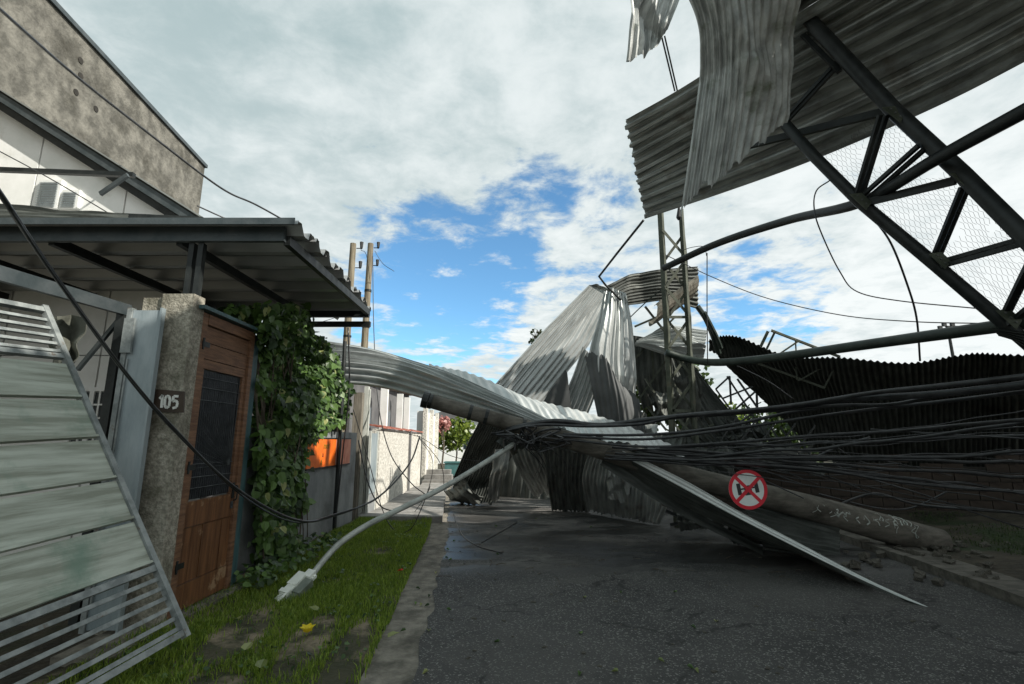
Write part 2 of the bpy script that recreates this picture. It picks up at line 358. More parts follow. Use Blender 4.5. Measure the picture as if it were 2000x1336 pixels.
def corr(ctrl, ribs, amp=.012, along=26, rag0=0, rag1=0, crumple=0.0, s0=0.0, s1=1.0, th=.0025, seed=0, shape='sine', base_w=None, dents=0, lin=False, creases=0, ch=.25, cseed=None):
    """corrugated sheet: ctrl[i][j], i runs along the ribs, j across them. Returns a closed thin shell."""
    rs = np.random.default_rng(seed+11)
    A = cgrid(ctrl, 40, 40, lin)
    n = max(8, int(ribs*(s1-s0)*(6 if shape == 'sine' else 12))); s = np.linspace(s0, s1, n+1); t = np.linspace(0, 1, along+1)
    def samp(tt, ss):
        x = np.clip(tt, 0, 1)*40; y = np.clip(ss, 0, 1)*40; i = np.minimum(x.astype(int), 39); j = np.minimum(y.astype(int), 39); fx = (x-i)[..., None]; fy = (y-j)[..., None]
        v = (A[i, j]*(1-fx)*(1-fy) + A[i+1, j]*fx*(1-fy) + A[i, j+1]*(1-fx)*fy + A[i+1, j+1]*fx*fy)
        return v
    T, S = np.meshgrid(t, s, indexing='ij')
    nz = np.interp(np.linspace(0, 1, n+1), np.linspace(0, 1, max(3, int(ribs)+2)), rs.uniform(0, 1, max(3, int(ribs)+2)))
    fine = rs.uniform(-1, 1, n+1)*.25
    T2 = T.copy()
    T2 += (1-T)*(rag0*(nz+fine))[None, :] - T*(rag1*(nz[::-1]+fine))[None, :]
    Pm = samp(T2, S)
    e = .01
    dT = samp(T2+e, S)-samp(T2-e, S); dS = samp(T2, S+e)-samp(T2, S-e); N = np.cross(dT, dS); N /= np.linalg.norm(N, axis=-1, keepdims=True)+1e-9
    ph = 2*math.pi*ribs*S
    w = np.sin(ph) if shape == 'sine' else np.clip(np.sin(ph)*2.4, -1, 1)
    off = amp*w
    rs = np.random.default_rng((seed if cseed is None else cseed)+500)
    if crumple:
        for k in range(5):
            a, b, c, d = rs.uniform(1.5, 7), rs.uniform(1, 6), rs.uniform(0, 6.28), rs.uniform(.3, 1)
            off = off + crumple*d*.5*np.sin(a*T*2+b*S*2+c)*np.cos(b*T*1.3-a*S+c*2)
    for k in range(dents):
        a, b, r, h = rs.uniform(.1, .9), rs.uniform(.05, .95), rs.uniform(.03, .09), rs.uniform(-.04, .04)
        off = off + h*np.exp(-((T-a)**2+(S-b)**2)/(r*r))
    for k in range(creases):
        an = rs.uniform(0, math.pi); c0, c1 = rs.uniform(.2, .8), rs.uniform(.2, .8)
        dd = (S-c0)*math.cos(an)+(T-c1)*math.sin(an); off = off + ch*rs.uniform(.3, 1)*rs.choice([-1, 1])*(np.minimum(np.abs(dd), .16)-.08)
    Pm = Pm + N*off[..., None]
    W_ = np.linalg.norm(A[20, -1]-A[20, 0]) if base_w is None else base_w; Ln = np.linalg.norm(A[-1, 20]-A[0, 20])
    uv = np.stack([S*W_, T2*Ln], -1).reshape(-1, 2)
    top = (Pm+N*th/2).reshape(-1, 3); bot = (Pm-N*th/2).reshape(-1, 3); M = (n+1)
    cnt = len(top); Fs = []
    i, j = np.meshgrid(np.arange(along), np.arange(n), indexing='ij'); a = (i*M+j).ravel()
    q = np.stack([a, a+M, a+M+1, a+1], 1)
    Fs = q.tolist() + (q[:, ::-1]+cnt).tolist()
    for k in range(n):
        Fs.append((k, k+1, k+1+cnt, k+cnt)); z = along*M+k; Fs.append((z+1, z, z+cnt, z+1+cnt))
    for k in range(along):
        z = k*M; Fs.append((z+M, z, z+cnt, z+M+cnt)); z2 = z+n; Fs.append((z2, z2+M, z2+M+cnt, z2+cnt))
    return np.vstack([top, bot]), Fs, np.vstack([uv, uv])
def sheet_thing(name, ctrl, ribs, mat, label, cat='metal sheet', panels=1, group=None, partname='metal_panel', **k):
    A = np.array([[tuple(p) for p in row] for row in ctrl]).reshape(-1, 3)
    base = (A[:, 0].mean(), A[:, 1].mean(), A[:, 2].min())
    if panels == 1:
        g = corr(ctrl, ribs, **k); return single(name, g, mat, label, cat, base, group, smooth=False)
    th = Thing(name, base, label, cat, group)
    for p in range(panels):
        kk = dict(k); kk['cseed'] = k.get('seed', 0); kk['seed'] = k.get('seed', 0)+p*7; r0 = k.get('rag1', 0)
        a = p/panels; b = (p+1)/panels + (.25/ribs if p < panels-1 else 0)
        g = corr(ctrl, ribs, s0=a, s1=min(b, 1), **kk)
        V = g[0].copy()
        V[:, 2] += .004*(p % 2)
        th.part(partname, (V, g[1], g[2]), mat)
    return th
def prism(poly, d):
    """extrude polygon (list of 3D points) by vector d"""
    n = len(poly); V = [Vector(p) for p in poly] + [Vector(p)+Vector(d) for p in poly]
    return V, [tuple(range(n)), tuple(reversed(range(n, 2*n)))] + [(i, i+n, (i+1) % n+n, (i+1) % n) for i in range(n)]

# ================================================================== GROUND
def strip(name, L_, R_, mat, z, nx=8, jag=None, kind='structure', ny=None, thick=None):
    """ribbon between polylines L_ and R_ (lists of (x,y)) sampled in Y"""
    ys = np.linspace(L_[0][1], L_[-1][1], ny or 60); V = []; Fs = []
    for a, y in enumerate(ys):
        xl = np.interp(y, [p[1] for p in L_], [p[0] for p in L_]); xr = np.interp(y, [p[1] for p in R_], [p[0] for p in R_])
        if jag: xl += jag*mnoise.noise(Vector((y*3.1, 1.3, 0))) + jag*.6*mnoise.noise(Vector((y*11, 4.3, 0)))
        for b in range(nx+1): V.append((xl+(xr-xl)*b/nx, y, z))
    M = nx+1
    for a in range(len(ys)-1):
        for b in range(nx): q = a*M+b; Fs.append((q, q+1, q+M+1, q+M))
    if thick:
        n = len(V); V += [(v[0], v[1], v[2]-thick) for v in V]
        for a in range(len(ys)-1):
            q = a*M; Fs.append((q+M, q+M+n, q+n, q)); q = a*M+nx; Fs.append((q, q+n, q+M+n, q+M))
        for b in range(nx): Fs.append((b+1, b, b+n, b+1+n)); q = (len(ys)-1)*M+b; Fs.append((q, q+1, q+1+n, q+n))
    o = mesh_obj(name, V, Fs, mat); o['kind'] = kind; return o
# terrain
xs = np.concatenate([np.linspace(-900, -14, 8), np.linspace(-12, 16, 113), np.linspace(18, 900, 8)]); ysg = np.concatenate([[-300, -60, -20], np.linspace(-6, 26, 129), [40, 80, 200, 500, 1200]])
V = []
for y in ysg:
    for x in xs:
        z = -.006
        if x > 5.9 and y < 40: z += min(.35, (x-5.9)*.10)*(.6+.8*mnoise.noise(Vector((x*.7, y*.7, 0)))) + .05*mnoise.noise(Vector((x*2.3, y*2.3, 3)))*min(1, x-5.9)
        if x < -1.4 and x > -12 and y < 10.3: z += 0.0
        V.append((x, y, z-.02 if x < 5.9 else z))
M = len(xs); Fs = [(a*M+b, a*M+b+1, (a+1)*M+b+1, (a+1)*M+b) for a in range(len(ysg)-1) for b in range(M-1)]
g = mesh_obj('ground', V, Fs, soil, smooth=True); g['kind'] = 'structure'
RL = [(-.62, -8), (-.62, 3.0), (-.66, 3.7), (-.85, 6), (-1.07, 8.8), (-1.5, 12.5), (-2.0, 17), (-3.2, 30), (-6, 60)]
RR = [(4.75, -8), (4.8, 3), (4.93, 5.2), (5.4, 9.3), (6.3, 15), (7.5, 30), (8, 60)]
strip('road', RL, RR, asphalt, 0.012, 10, jag=.05, ny=420)
GL = [(x-.36, y) for x, y in RL]
strip('gutter_strip', GL, [(x+.12, y) for x, y in RL], gutter, .003, 5, jag=.03, ny=240)
# lawn bed, bumpy
V = []; Fs = []; ny, nx = 90, 26
def lawn_z(x, y): return .03 + .035*mnoise.noise(Vector((x*1.7, y*1.7, 5))) + .012*mnoise.noise(Vector((x*7, y*7, 2))) + .05*max(0, (-2.2-x))
def lawn_right(y): return np.interp(y, [p[1] for p in GL], [p[0] for p in GL])
for a in range(ny+1):
    y = 1.6+8.75*a/ny; xr = lawn_right(y) + .04*mnoise.noise(Vector((y*4, 0, 0)))
    for b in range(nx+1):
        x = -3.1+(xr+3.1)*b/nx; V.append((x, y, lawn_z(x, y)*(1 if b < nx else .1)))
Fs = [(a*(nx+1)+b, a*(nx+1)+b+1, (a+1)*(nx+1)+b+1, (a+1)*(nx+1)+b) for a in range(ny) for b in range(nx)]
g = mesh_obj('lawn_bed', V, Fs, lawnsoil, smooth=True); g['kind'] = 'structure'
# pavement slab with joints
for i, (ya, yb) in enumerate([(10.38, 12.4), (12.42, 14.6), (14.62, 17.0), (17.02, 20)]):
    o = strip('pavement', [(-3.05, ya), (-3.3, yb)], [(np.interp(ya, [p[1] for p in RL], [p[0] for p in RL])-.12, ya), (np.interp(yb, [p[1] for p in RL], [p[0] for p in RL])-.12, yb)], slab, .125, 6, ny=8, thick=.14)
# driveway ground inside the gate opening, coloured dark for the carport's shade
o = mesh_obj('driveway', *box(-7.5, -3.1, 1.5, 6.5, -.05, .035), soil); o['kind'] = 'structure'
# right-hand kerb: low concrete kerb stones
KR = Thing('kerb', (5.2, 7, 0), None, None, None, 'structure')
yy = 1.0
while yy < 22:
    y2 = yy+.98
    fa = lambda y: float(np.interp(y, [p[1] for p in RR], [p[0] for p in RR]))
    a = Vector((fa(yy), yy, .05)); b = Vector((fa(y2), y2, .05))
    KR.part('kerb_stone', bar(a+Vector((.08+random.uniform(-.01, .01), 0, random.uniform(-.015, .01))), b+Vector((.08+random.uniform(-.01, .01), 0, random.uniform(-.015, .01))), .14, .13), polecon)
    yy += 1.0
o = strip('right_verge', [(x+.15, y) for x, y in RR], [(x+.75, y) for x, y in RR], polecon, .045, 4, ny=60, thick=.1)

# ---- grass
def blades(pts, h0, h1, w, lean=.6):
    n = len(pts); pts = np.asarray(pts); an = rng.uniform(0, 2*math.pi, n); h = rng.uniform(h0, h1, n)*rng.uniform(.45, 1, n)*np.array([.75+1.0*max(0, mnoise.noise(Vector((p[0]*2.2, p[1]*2.2, 1)))) for p in pts]); ln = rng.uniform(.1, lean, n)*h; la = rng.uniform(0, 2*math.pi, n)
    dx, dy = np.cos(an)*w, np.sin(an)*w; lx, ly = np.cos(la)*ln, np.sin(la)*ln
    v = np.empty((n, 5, 3))
    v[:, 0] = pts + np.stack([-dx, -dy, 0*h-.005], 1); v[:, 1] = pts+np.stack([dx, dy, 0*h-.005], 1)
    v[:, 2] = pts+np.stack([dx*.7+lx*.4, dy*.7+ly*.4, h*.6], 1); v[:, 3] = pts+np.stack([-dx*.7+lx*.4, -dy*.7+ly*.4, h*.6], 1)
    v[:, 4] = pts+np.stack([lx*1.3, ly*1.3, h*.95], 1)
    b = np.arange(n)*5
    f4 = np.stack([b, b+1, b+2, b+3], 1).tolist(); f3 = np.stack([b+3, b+2, b+4], 1).tolist()
    return v.reshape(-1, 3), f4+f3
bare = [(-1.62, 4.35, .17, .75), (-2.25, 4.55, .20, .62), (-1.22, 4.2, .13, .7), (-1.95, 3.6, .25, .3)]
pts = []
while len(pts) < 75000:
    y = 3.0+7.5*random.random()**1.35; x = random.uniform(-3.0, float(lawn_right(y))+.03)
    d = .66+.9*mnoise.noise(Vector((x*1.3, y*1.3, 9)))
    for bx, by, rx, ry in bare:
        q = ((x-bx-.25*(y-by)*-.35)/rx)**2+((y-by)/ry)**2
        if q < 1.15: d *= .05 if q < .7 else .35
    if x < -2.7 and y < 5.4: d *= .5
    if random.random() < d: pts.append((x, y, lawn_z(x, y)))
g = single('lawn_grass', blades(pts, .03, .11, .0038), grassm, 'green grass verge between the door wall and the gutter', base=(-1.8, 6, 0), kind='stuff')
pts = []
for _ in range(16000):
    x = random.uniform(6.6, 13); y = random.uniform(5.5, 12.5)
    if mnoise.noise(Vector((x*.6, y*.6, 2))) > -.05+ (.25 if x < 7.6 else 0): pts.append((x, y, min(.35, (x-5.9)*.10)*(.6+.8*mnoise.noise(Vector((x*.7, y*.7, 0))))))
wp = []
for _ in range(1500):
    y = 3.2+7*random.random(); x = random.uniform(-2.95, float(lawn_right(y)))
    if mnoise.noise(Vector((x*1.9, y*1.9, 21))) > .12: wp.append((x, y, lawn_z(x, y)+random.uniform(.02, .06)))
WEEDPTS = wp
single('verge_grass', blades(pts, .03, .10, .006), treem, 'dark thin grass on the bank behind the fallen pole', base=(9, 9, 0), kind='stuff')

# leaf shape
def leaf_geo(L=.12, W=.09):
    V = [(0, 0, 0), (-W*.5, L*.15, .012), (-W*.45, L*.55, .012), (0, L, -.01), (W*.45, L*.55, .012), (W*.5, L*.15, .012), (0, L*.5, -.006)]
    return V, [(0, 6, 2, 1), (6, 3, 2), (0, 5, 4, 6), (6, 4, 3)]
def leaf_mesh(name, mat, L, W):
    me = bpy.data.meshes.new(name); V, Fs = leaf_geo(L, W); me.from_pydata([tuple(v) for v in V], [], Fs); me.materials.append(mat); return me
def scatter_leaves(P_, nrm, mats_size, spread=.9):
    """joined leaves: points Nx3, nominal outward normal"""
    V0 = np.array(leaf_geo(1, .75)[0]); Fs0 = leaf_geo(1, .75)[1]; Vs = []; Fs = []
    for k, p in enumerate(P_):
        d = (Vector(nrm)+Vector((random.gauss(0, spread), random.gauss(0, spread), random.gauss(0, spread)*.8))).normalized()
        down = Vector((random.gauss(0, .5), random.gauss(0, .5), -1)); y = (down-d*down.dot(d)).normalized(); x = y.cross(d)
        R = np.array([[x.x, y.x, d.x], [x.y, y.y, d.y], [x.z, y.z, d.z]]); s = random.uniform(*mats_size)
        Vs.append((V0*s) @ R.T + np.array(p)); n = k*7; Fs += [tuple(i+n for i in f) for f in Fs0]
    return np.vstack(Vs), Fs

V, Fs = scatter_leaves(WEEDPTS, (0, -.2, 1), (.02, .05), .5)
single('lawn_weeds', (V, Fs), vinem, 'small broad leaved weeds growing through the grass verge', base=(-1.8, 6, 0), kind='stuff')
# ================================================================== HOUSE, LEFT
YF = 6.6
wh = Thing('white_house', (-6, YF, 0), 'white panelled gable house behind the carport with louvre vents and small paned window', 'house')
rake = lambda px: 210+(px)*(220/345.)
# facade panels between grooves, each a part
def facade_top(x):   # z of soffit line at X on plane YF
    a = PY(0, 210, YF); b = PY(345, 430, YF); return a.z + (x-a.x)/(b.x-a.x)*(b.z-a.z)
xr = PY(352, 430, YF).x
gx = [PY(-330, 300, YF).x, PY(-115, 300, YF).x, PY(82, 290, YF).x, PY(245, 390, YF).x, xr+.25]
zj = [0, PY(200, 695, YF).z, PY(200, 540, YF).z + .25]
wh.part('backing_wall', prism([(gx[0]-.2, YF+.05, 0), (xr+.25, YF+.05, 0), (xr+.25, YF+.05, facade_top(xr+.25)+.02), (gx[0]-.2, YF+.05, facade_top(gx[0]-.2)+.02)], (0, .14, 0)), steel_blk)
for i in range(4):
    a, b = gx[i]+.012, gx[i+1]-.012
    for k, (z0, z1) in enumerate([(0, zj[1]), (zj[1]+.014, zj[2]), (zj[2]+.014, None)]):
        if z1 is None: poly = [(a, YF, z0), (b, YF, z0), (b, YF, facade_top(b)), (a, YF, facade_top(a))]
        else: poly = [(a, YF, z0), (b, YF, z0), (b, YF, z1), (a, YF, z1)]
        wh.part('wall_panel', prism(poly, (0, .047, 0)), whitepaint)
# roof plane; shallow dark board painted in for a deep shaded overhang
RY = 6.46
ra = PY(-420, 0, RY); rb = PY(410, 447, RY)
ra = Vector((ra.x, RY, facade_top(ra.x))); rb = Vector((rb.x, RY, facade_top(rb.x)))
sl_ = (rb-ra).normalized(); nrm = Vector((-sl_.z, 0, sl_.x))
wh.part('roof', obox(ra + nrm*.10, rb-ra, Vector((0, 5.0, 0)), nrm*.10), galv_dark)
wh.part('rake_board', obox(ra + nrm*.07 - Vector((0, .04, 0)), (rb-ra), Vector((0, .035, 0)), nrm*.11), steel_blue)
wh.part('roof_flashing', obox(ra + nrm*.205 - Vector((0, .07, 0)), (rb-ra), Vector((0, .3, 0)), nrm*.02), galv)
wh.part('soffit_shade_band', obox(ra + nrm*-.03, (rb-ra), Vector((0, .135, 0)), nrm*.095), steel_blk)
# louvre vents
for (xa, xb, ya, yb) in [(68, 113, 352, 408), (117, 152, 372, 408)]:
    p0 = PY(xa, yb, YF-.03); p1 = PY(xb, yb, YF-.03); zt0 = PY(xa, ya, YF-.03).z; 
    vf = wh.part('louvre_vent', box(p0.x, p1.x, YF-.05, YF-.002, p0.z, zt0), whitepaint)
    k = p0.z+.03
    while k < zt0-.03:
        wh.part('louvre_slat', obox((p0.x+.03, YF-.055, k), (p1.x-p0.x-.06, 0, 0), (0, -.02, -.012), (0, 0, .006)), leafpaint, vf); k += .026
# window of small panes, low between gate leaf and fallen gate
wx0, wx1 = PY(140, 800, YF-.02).x, PY(214, 800, YF-.02).x; wz0, wz1 = PY(180, 905, YF-.02).z, PY(180, 757, YF-.02).z
wf = wh.part('window', join(box(wx0, wx1, YF-.04, YF-.003, wz1-.05, wz1), box(wx0, wx1, YF-.04, YF-.003, wz0, wz0+.05), box(wx0, wx0+.045, YF-.04, YF-.003, wz0+.05, wz1-.05), box(wx1-.045, wx1, YF-.04, YF-.003, wz0+.05, wz1-.05), box((wx0+wx1)/2-.03, (wx0+wx1)/2+.03, YF-.04, YF-.003, wz0+.05, wz1-.05)), whitepaint)
glass = nmat('dark_window_glass', (.02, .03, .035), (.06, .07, .075), 1.5, .12, 0, 0)
ncol, nrow = 4, 5
for i in range(ncol):
    for j in range(nrow):
        a = wx0+.045+(wx1-wx0-.09)*i/ncol; b = wx0+.045+(wx1-wx0-.09)*(i+1)/ncol; c = wz0+.05+(wz1-wz0-.1)*j/nrow; d = wz0+.05+(wz1-wz0-.1)*(j+1)/nrow
        wh.part('pane', box(a+.012, b-.012, YF-.02, YF-.008, c+.012, d-.012), glass, wf)
for i in range(1, ncol): 
    a = wx0+.045+(wx1-wx0-.09)*i/ncol; wh.part('glazing_bar', box(a-.011, a+.011, YF-.036, YF-.006, wz0+.05, wz1-.05), whitepaint, wf)
for j in range(1, nrow):
    c = wz0+.05+(wz1-wz0-.1)*j/nrow; wh.part('glazing_bar', box(wx0+.045, wx1-.045, YF-.032, YF-.009, c-.011, c+.011), whitepaint, wf)

# tall concrete flank wall
A_ = P(400, 327, 14); B_ = P(100, 2, 8.75); zt = A_.z; d = (B_-A_); d.z = 0; d.normalize(); far_end = Vector((A_.x, A_.y, 0)); near_end = far_end + d*11.5
side = Vector((-d.y, d.x, 0)); side = side if side.x < 0 else -side
cbld = Thing('concrete_building', far_end + d*5 + side*2, 'tall stained bare concrete building wall rising behind the white gable roof', 'building')
cbld.part('wall', obox(far_end, d*11.5, side*.35, (0, 0, zt)), concrete_blk)
cbld.part('end_wall', obox(far_end - d*.004 + side*.355, side*6, d*.3, (0, 0, zt-.1)), concrete_blk)
cbld.part('coping', obox(far_end - d*.05 - side*.05 + Vector((0, 0, zt+.004)), d*11.6, side*.5, (0, 0, .09)), steel_blue)
for px, py in [(157, 118), (157, 148), (148, 180), (187, 213)]:
    # drain holes: recessed dark discs with rims
    r_ = ray(px, py); nvec = side; t_ = (far_end-C0).dot(nvec)/r_.dot(nvec); c = C0+r_*t_
    cbld.part('drain_hole', tube([c-side*.012, c+side*.003], .06, 12, smooth=False), mortar)

# ================================================================== CARPORT
ZC = 3.49
cp = Thing('carport', (-4, 6, 0), 'dark steel carport with corrugated roof sheets over the driveway and door', 'carport')
fx = PY(560, 450, 4.6).x
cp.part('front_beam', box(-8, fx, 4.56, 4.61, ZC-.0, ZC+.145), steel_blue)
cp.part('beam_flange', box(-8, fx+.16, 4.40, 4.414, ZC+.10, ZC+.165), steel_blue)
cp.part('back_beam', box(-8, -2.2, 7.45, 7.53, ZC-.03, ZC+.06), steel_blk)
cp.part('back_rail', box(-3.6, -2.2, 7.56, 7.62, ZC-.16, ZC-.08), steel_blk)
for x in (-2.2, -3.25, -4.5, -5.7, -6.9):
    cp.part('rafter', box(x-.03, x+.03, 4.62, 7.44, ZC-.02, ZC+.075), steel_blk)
n = 7
for i in range(n):
    ya = 4.44+(7.68-4.44)*i/n; yb = 4.44+(7.68-4.44)*(i+1)/n+.03
    bow = lambda y: ZC+.128 + .035*math.sin((y-4.4)/3.3*math.pi)
    ct = [[(-8.2, ya, bow(ya)), (-8.2, yb, bow(yb))], [(-5, ya, bow(ya)), (-5, yb, bow(yb))], [(-2.02-.2*i/n+.02*(i % 2), ya, bow(ya)-.01), (-2.02-.2*(i+1)/n+.02*(i % 2), yb, bow(yb)-.01)]]
    cp.part('roof_sheet', corr(ct, 1.5, .045, 10, rag1=.004, seed=i, shape='trap'), carport_steel)
cp.part('column', join(box(-3.14, -3.09, 4.60, 4.66, 2.3, ZC-.004), box(-3.05, -3.0, 4.60, 4.66, 2.3, ZC-.004)), steel_blk)
cp.part('side_beam', bar(P(-60, 517, 3.5), P(252, 607, 4.95), .05, .11), steel_blue)
cp.part('knee_brace', bar(P(238, 618, 4.9), P(152, 722, 4.9), .03, .04), steel_blue)
cp.part('side_post', box(-3.84, -3.76, 4.72, 4.80, .03, 2.86), steel_blk)
cp.part('upper_rail', bar(P(-40, 413, 5.4), P(400, 432, 5.4), .10, .06), steel_blk)
cp.part('upper_beam', bar(P(-40, 330, 5.8), P(262, 342, 5.8), .05, .05), steel_blk)
cp.part('loose_strut', bar(P(196, 379, 5.7), P(250, 342, 5.7), .03, .05), steel_blue)

# crumpled tin roof edge above the front beam
sheet_thing('crumpled_flashing', [[P(-60, 392, 5.2), P(-60, 425, 5.15)], [P(60, 405, 5.2), P(60, 428, 5.1)], [P(150, 412, 5.2), P(150, 427, 5.1)], [P(250, 417, 5.2), P(250, 428, 5.1)]], 1, galv_dark, 'dark crumpled strip of sheet metal lying on the carport beam below the louvre vents', 'metal sheet', amp=.01, crumple=.02, along=30)

# gate post with number board
gp = Thing('gate_post', (-3.08, 4.55, 0), 'thick mossy concrete gate post between the grey gate leaf and the wooden door', 'post')
gp.part('shaft', join(box(-3.225, -2.935, 4.46, 4.63, 0, 2.93), box(-3.42, -3.232, 4.49, 4.63, 0, 2.90)), postcon)
q = [PY(303, 760, 4.44), PY(362, 765, 4.44), PY(360, 806, 4.44), PY(299, 804, 4.44)]
nb = gp.part('number_board', prism(q, (0, -.02, 0)), plate)
def stroke(pts2, w, Y, up=(0, 1, 0)):
    gs = [bar(Vector((a[0], Y, a[1])), Vector((b[0], Y, b[1])), w, .006, (0, 1, 0)) for a, b in zip(pts2[:-1], pts2[1:])]
    return join(*gs)
def plate_pt(fx_, fy_): # fraction across/down plate
    t0 = q[0].lerp(q[1], fx_); b0 = q[3].lerp(q[2], fx_); r = t0.lerp(b0, fy_); return (r.x, r.z)
digits = [[(.24, .42), (.33, .25), (.32, .82)], [(.47, .27), (.42, .4), (.42, .7), (.48, .82), (.56, .74), (.58, .45), (.54, .28), (.47, .27)],
          [(.84, .25), (.69, .26), (.67, .5), (.77, .46), (.83, .56), (.80, .76), (.68, .82)]]
for dg in digits: gp.part('numeral', stroke([plate_pt(*p) for p in dg], .021, 4.4145), white, nb)

# narrow grey gate leaf standing against the post
gl = Thing('gate_leaf', (-3.2, 4.36, 0), 'narrow upright pale blue grey metal gate leaf left of the concrete post', 'gate')
gl.part('sheet', box(-3.38, -3.135, 4.34, 4.365, .12, 2.74), leafpaint)
gl.part('stile', box(-3.425, -3.382, 4.325, 4.375, .1, 2.76), gatebar)
gl.part('stile', box(-3.133, -3.115, 4.325, 4.375, .1, 2.76), leafpaint)
gl.part('hinge_plate', box(-3.42, -3.33, 4.30, 4.323, 2.35, 2.66), gatebar)
gl.part('latch_rod', tube([(-3.36, 4.325, .3), (-3.36, 4.325, 2.3)], .008, 6, smooth=False), gatebar)

# tarp
tp = []
for i in range(5):
    y = 612+i*27; tp.append([P(86+i*5+4*math.sin(i), y, 4.6), P(112+i*4, y+6, 4.5), P(140-i*1, y+3, 4.65), P(168-i*6, y+10-(i*2), 4.55)])
sheet_thing('tarp', tp, 2.5, cloth, 'grey green cloth tarp hanging behind the fallen slatted gate', 'tarp', amp=.015, crumple=.03, along=24, th=.004)

# ================================================================== FALLEN SLATTED GATE
Bt = P(350, 1240, 3.62); hv = Vector((.11, 1.007, .06)).normalized(); rT = ray(75, 600)
tt = (Bt-C0).dot(hv)/rT.dot(hv); Tt = C0+rT*tt
ev = (Bt-Tt); EL = ev.length; en = ev.normalized(); nn = hv.cross(en).normalized()
if nn.x < 0: nn = -nn
def edge_s(py):
    lo, hi = 0, 1
    for _ in range(40):
        m = (lo+hi)/2; p = Tt+ev*m-C0; f = Vector((0, CP, SP)); u = Vector((0, -SP, CP)); y = 668-F*p.dot(u)/p.dot(f)
        if y < py: lo = m
        else: hi = m
    return lo*EL
LG = 3.3
fg = Thing('fallen_gate', Bt - hv*1.6, 'large leaning slatted driveway gate with chalky grey green boards, torn off its posts', 'gate')
def gmember(name, s0, s1, th=.035, off=0, l0=0, l1=LG, mat=gatebar, tilt=0):
    return fg.part(name, obox(Tt+en*s0-hv*l0+nn*off, -hv*(l1-l0), en*(s1-s0), nn*th), mat)
gmember('side_rail', -.0, EL+.04, .045, 0, -.045, 0)
gmember('side_rail', -.0, EL+.04, .045, 0, LG, LG+.045)
s = edge_s(604); gmember('top_rail', s, s+.045, .04)
for y in (625, 641, 656, 671, 686): 
    s = edge_s(y); gmember('bar', s, s+.026, .018, .008)
ys_ = [712, 783, 860, 940, 1020, 1106]
for a, b in zip(ys_[:-1], ys_[1:]):
    s0, s1 = edge_s(a), edge_s(b)
    o = gmember('board', s0+.012, s1-.012, .02, .004+random.uniform(0, .006), .004, LG-.004, plankpaint)
    gmember('board_lip', s1-.03, s1-.012, .012, .032, .004, LG-.004, plankpaint)
s = edge_s(699); gmember('middle_rail', s-.02, s+.022, .035)
s = edge_s(1108); gmember('middle_rail', s, s+.045, .04)
for y in (1131, 1149, 1168, 1188, 1208, 1227):
    s = edge_s(y); gmember('bar', s-.004, s+.024, .018, .008)
s = edge_s(1247); gmember('bottom_rail', s-.02, s+.022, .04)
for l in (1.1, 2.3): gmember('rear_stile', .05, EL, .03, -.032, l, l+.05)

# ================================================================== WOODEN DOOR
XD = -2.96
dr = Thing('wooden_door', (XD, 5.1, .08), 'brown wooden garden door with black mesh upper half beside the concrete post', 'door')
def yd(px, py): return PX(px, py, XD).y
Y0, Y1 = 4.65, 5.62
jw = .075
dr.part('door_frame', join(box(XD-.06, XD+.02, Y0-.012, Y0+jw, .1, 2.80), box(XD-.06, XD+.02, Y1-jw, Y1, .1, 2.80), box(XD-.06, XD+.025, Y0+jw, Y1-jw, 2.70, 2.80)), woodlight)
a, b = Y0+jw+.004, Y1-jw-.004
for z0, z1 in ((2.535, 2.69), (2.375, 2.527), (2.28, 2.367)): dr.part('board', box(XD-.04, XD-.004, a, b, z0, z1), woodlight)
gr = dr.part('mesh_backing', box(XD-.05, XD-.03, a+.05, b-.05, 1.06, 2.27), blackmesh)
dr.part('stile', box(XD-.045, XD-.0, a, a+.05, 1.05, 2.275), woodlight); dr.part('stile', box(XD-.045, XD-.0, b-.06, b, 1.05, 2.275), woodlight)
k = a+.07
while k < b-.07: dr.part('wire', tube([(XD-.02, k, 1.07), (XD-.02, k, 2.26)], .0025, 5, smooth=False), rod, gr); k += .035
for z in (1.16, 1.26, 1.38, 1.98, 2.1, 2.2): dr.part('wire', tube([(XD-.017, a+.05, z), (XD-.017, b-.06, z)], .004, 5, smooth=False), rod, gr)
hub = Vector((XD-.012, b-.12, 1.35))
for i in range(16):
    an = 1.5+i*.11; e_ = hub + Vector((0, math.cos(an)*.8, math.sin(an)*.8)); e_.y = max(e_.y, a+.06); e_.z = min(e_.z, 2.25)
    dr.part('wire', tube([hub, e_], .0025, 5, smooth=False), rod, gr)
dr.part('board', box(XD-.045, XD, a, b, .82, 1.045), wood)
k = 5; wdt = (b-a)/k
for i in range(k): dr.part('board', box(XD-.04, XD-.006-.003*(i % 2), a+wdt*i+.003, a+wdt*(i+1)-.003, .335, .812), wood)
dr.part('board', box(XD-.045, XD, a, b, .11, .327), wood)
hd = dr.part('handle', join(box(XD+.001, XD+.012, b-.045, b-.01, 1.0, 1.16), tube([(XD+.01, b-.03, 1.12), (XD+.05, b-.03, 1.12), (XD+.05, b-.03, 1.0), (XD+.02, b-.03, .98)], .008, 6)), steel_blk)
for z in (.45, 1.3, 2.45): dr.part('hinge', join(tube([(XD+.026, Y0+.035, z), (XD+.026, Y0+.035, z+.11)], .010, 8, smooth=False), box(XD+.0205, XD+.024, Y0+.02, Y0+.14, z+.03, z+.08)), steel_blk)
dr.part('lock', join(box(XD+.002, XD+.01, b-.05, b-.012, .90, .97), tube([(XD+.008, b-.031, .935), (XD+.016, b-.031, .935)], .009, 8, smooth=False)), rod)
dr.part('head_cover', obox((XD-.25, Y0-.1, 2.815), (.33, 0, -.0), (0, 1.12, .0), (0, 0, .035)), tealsteel)
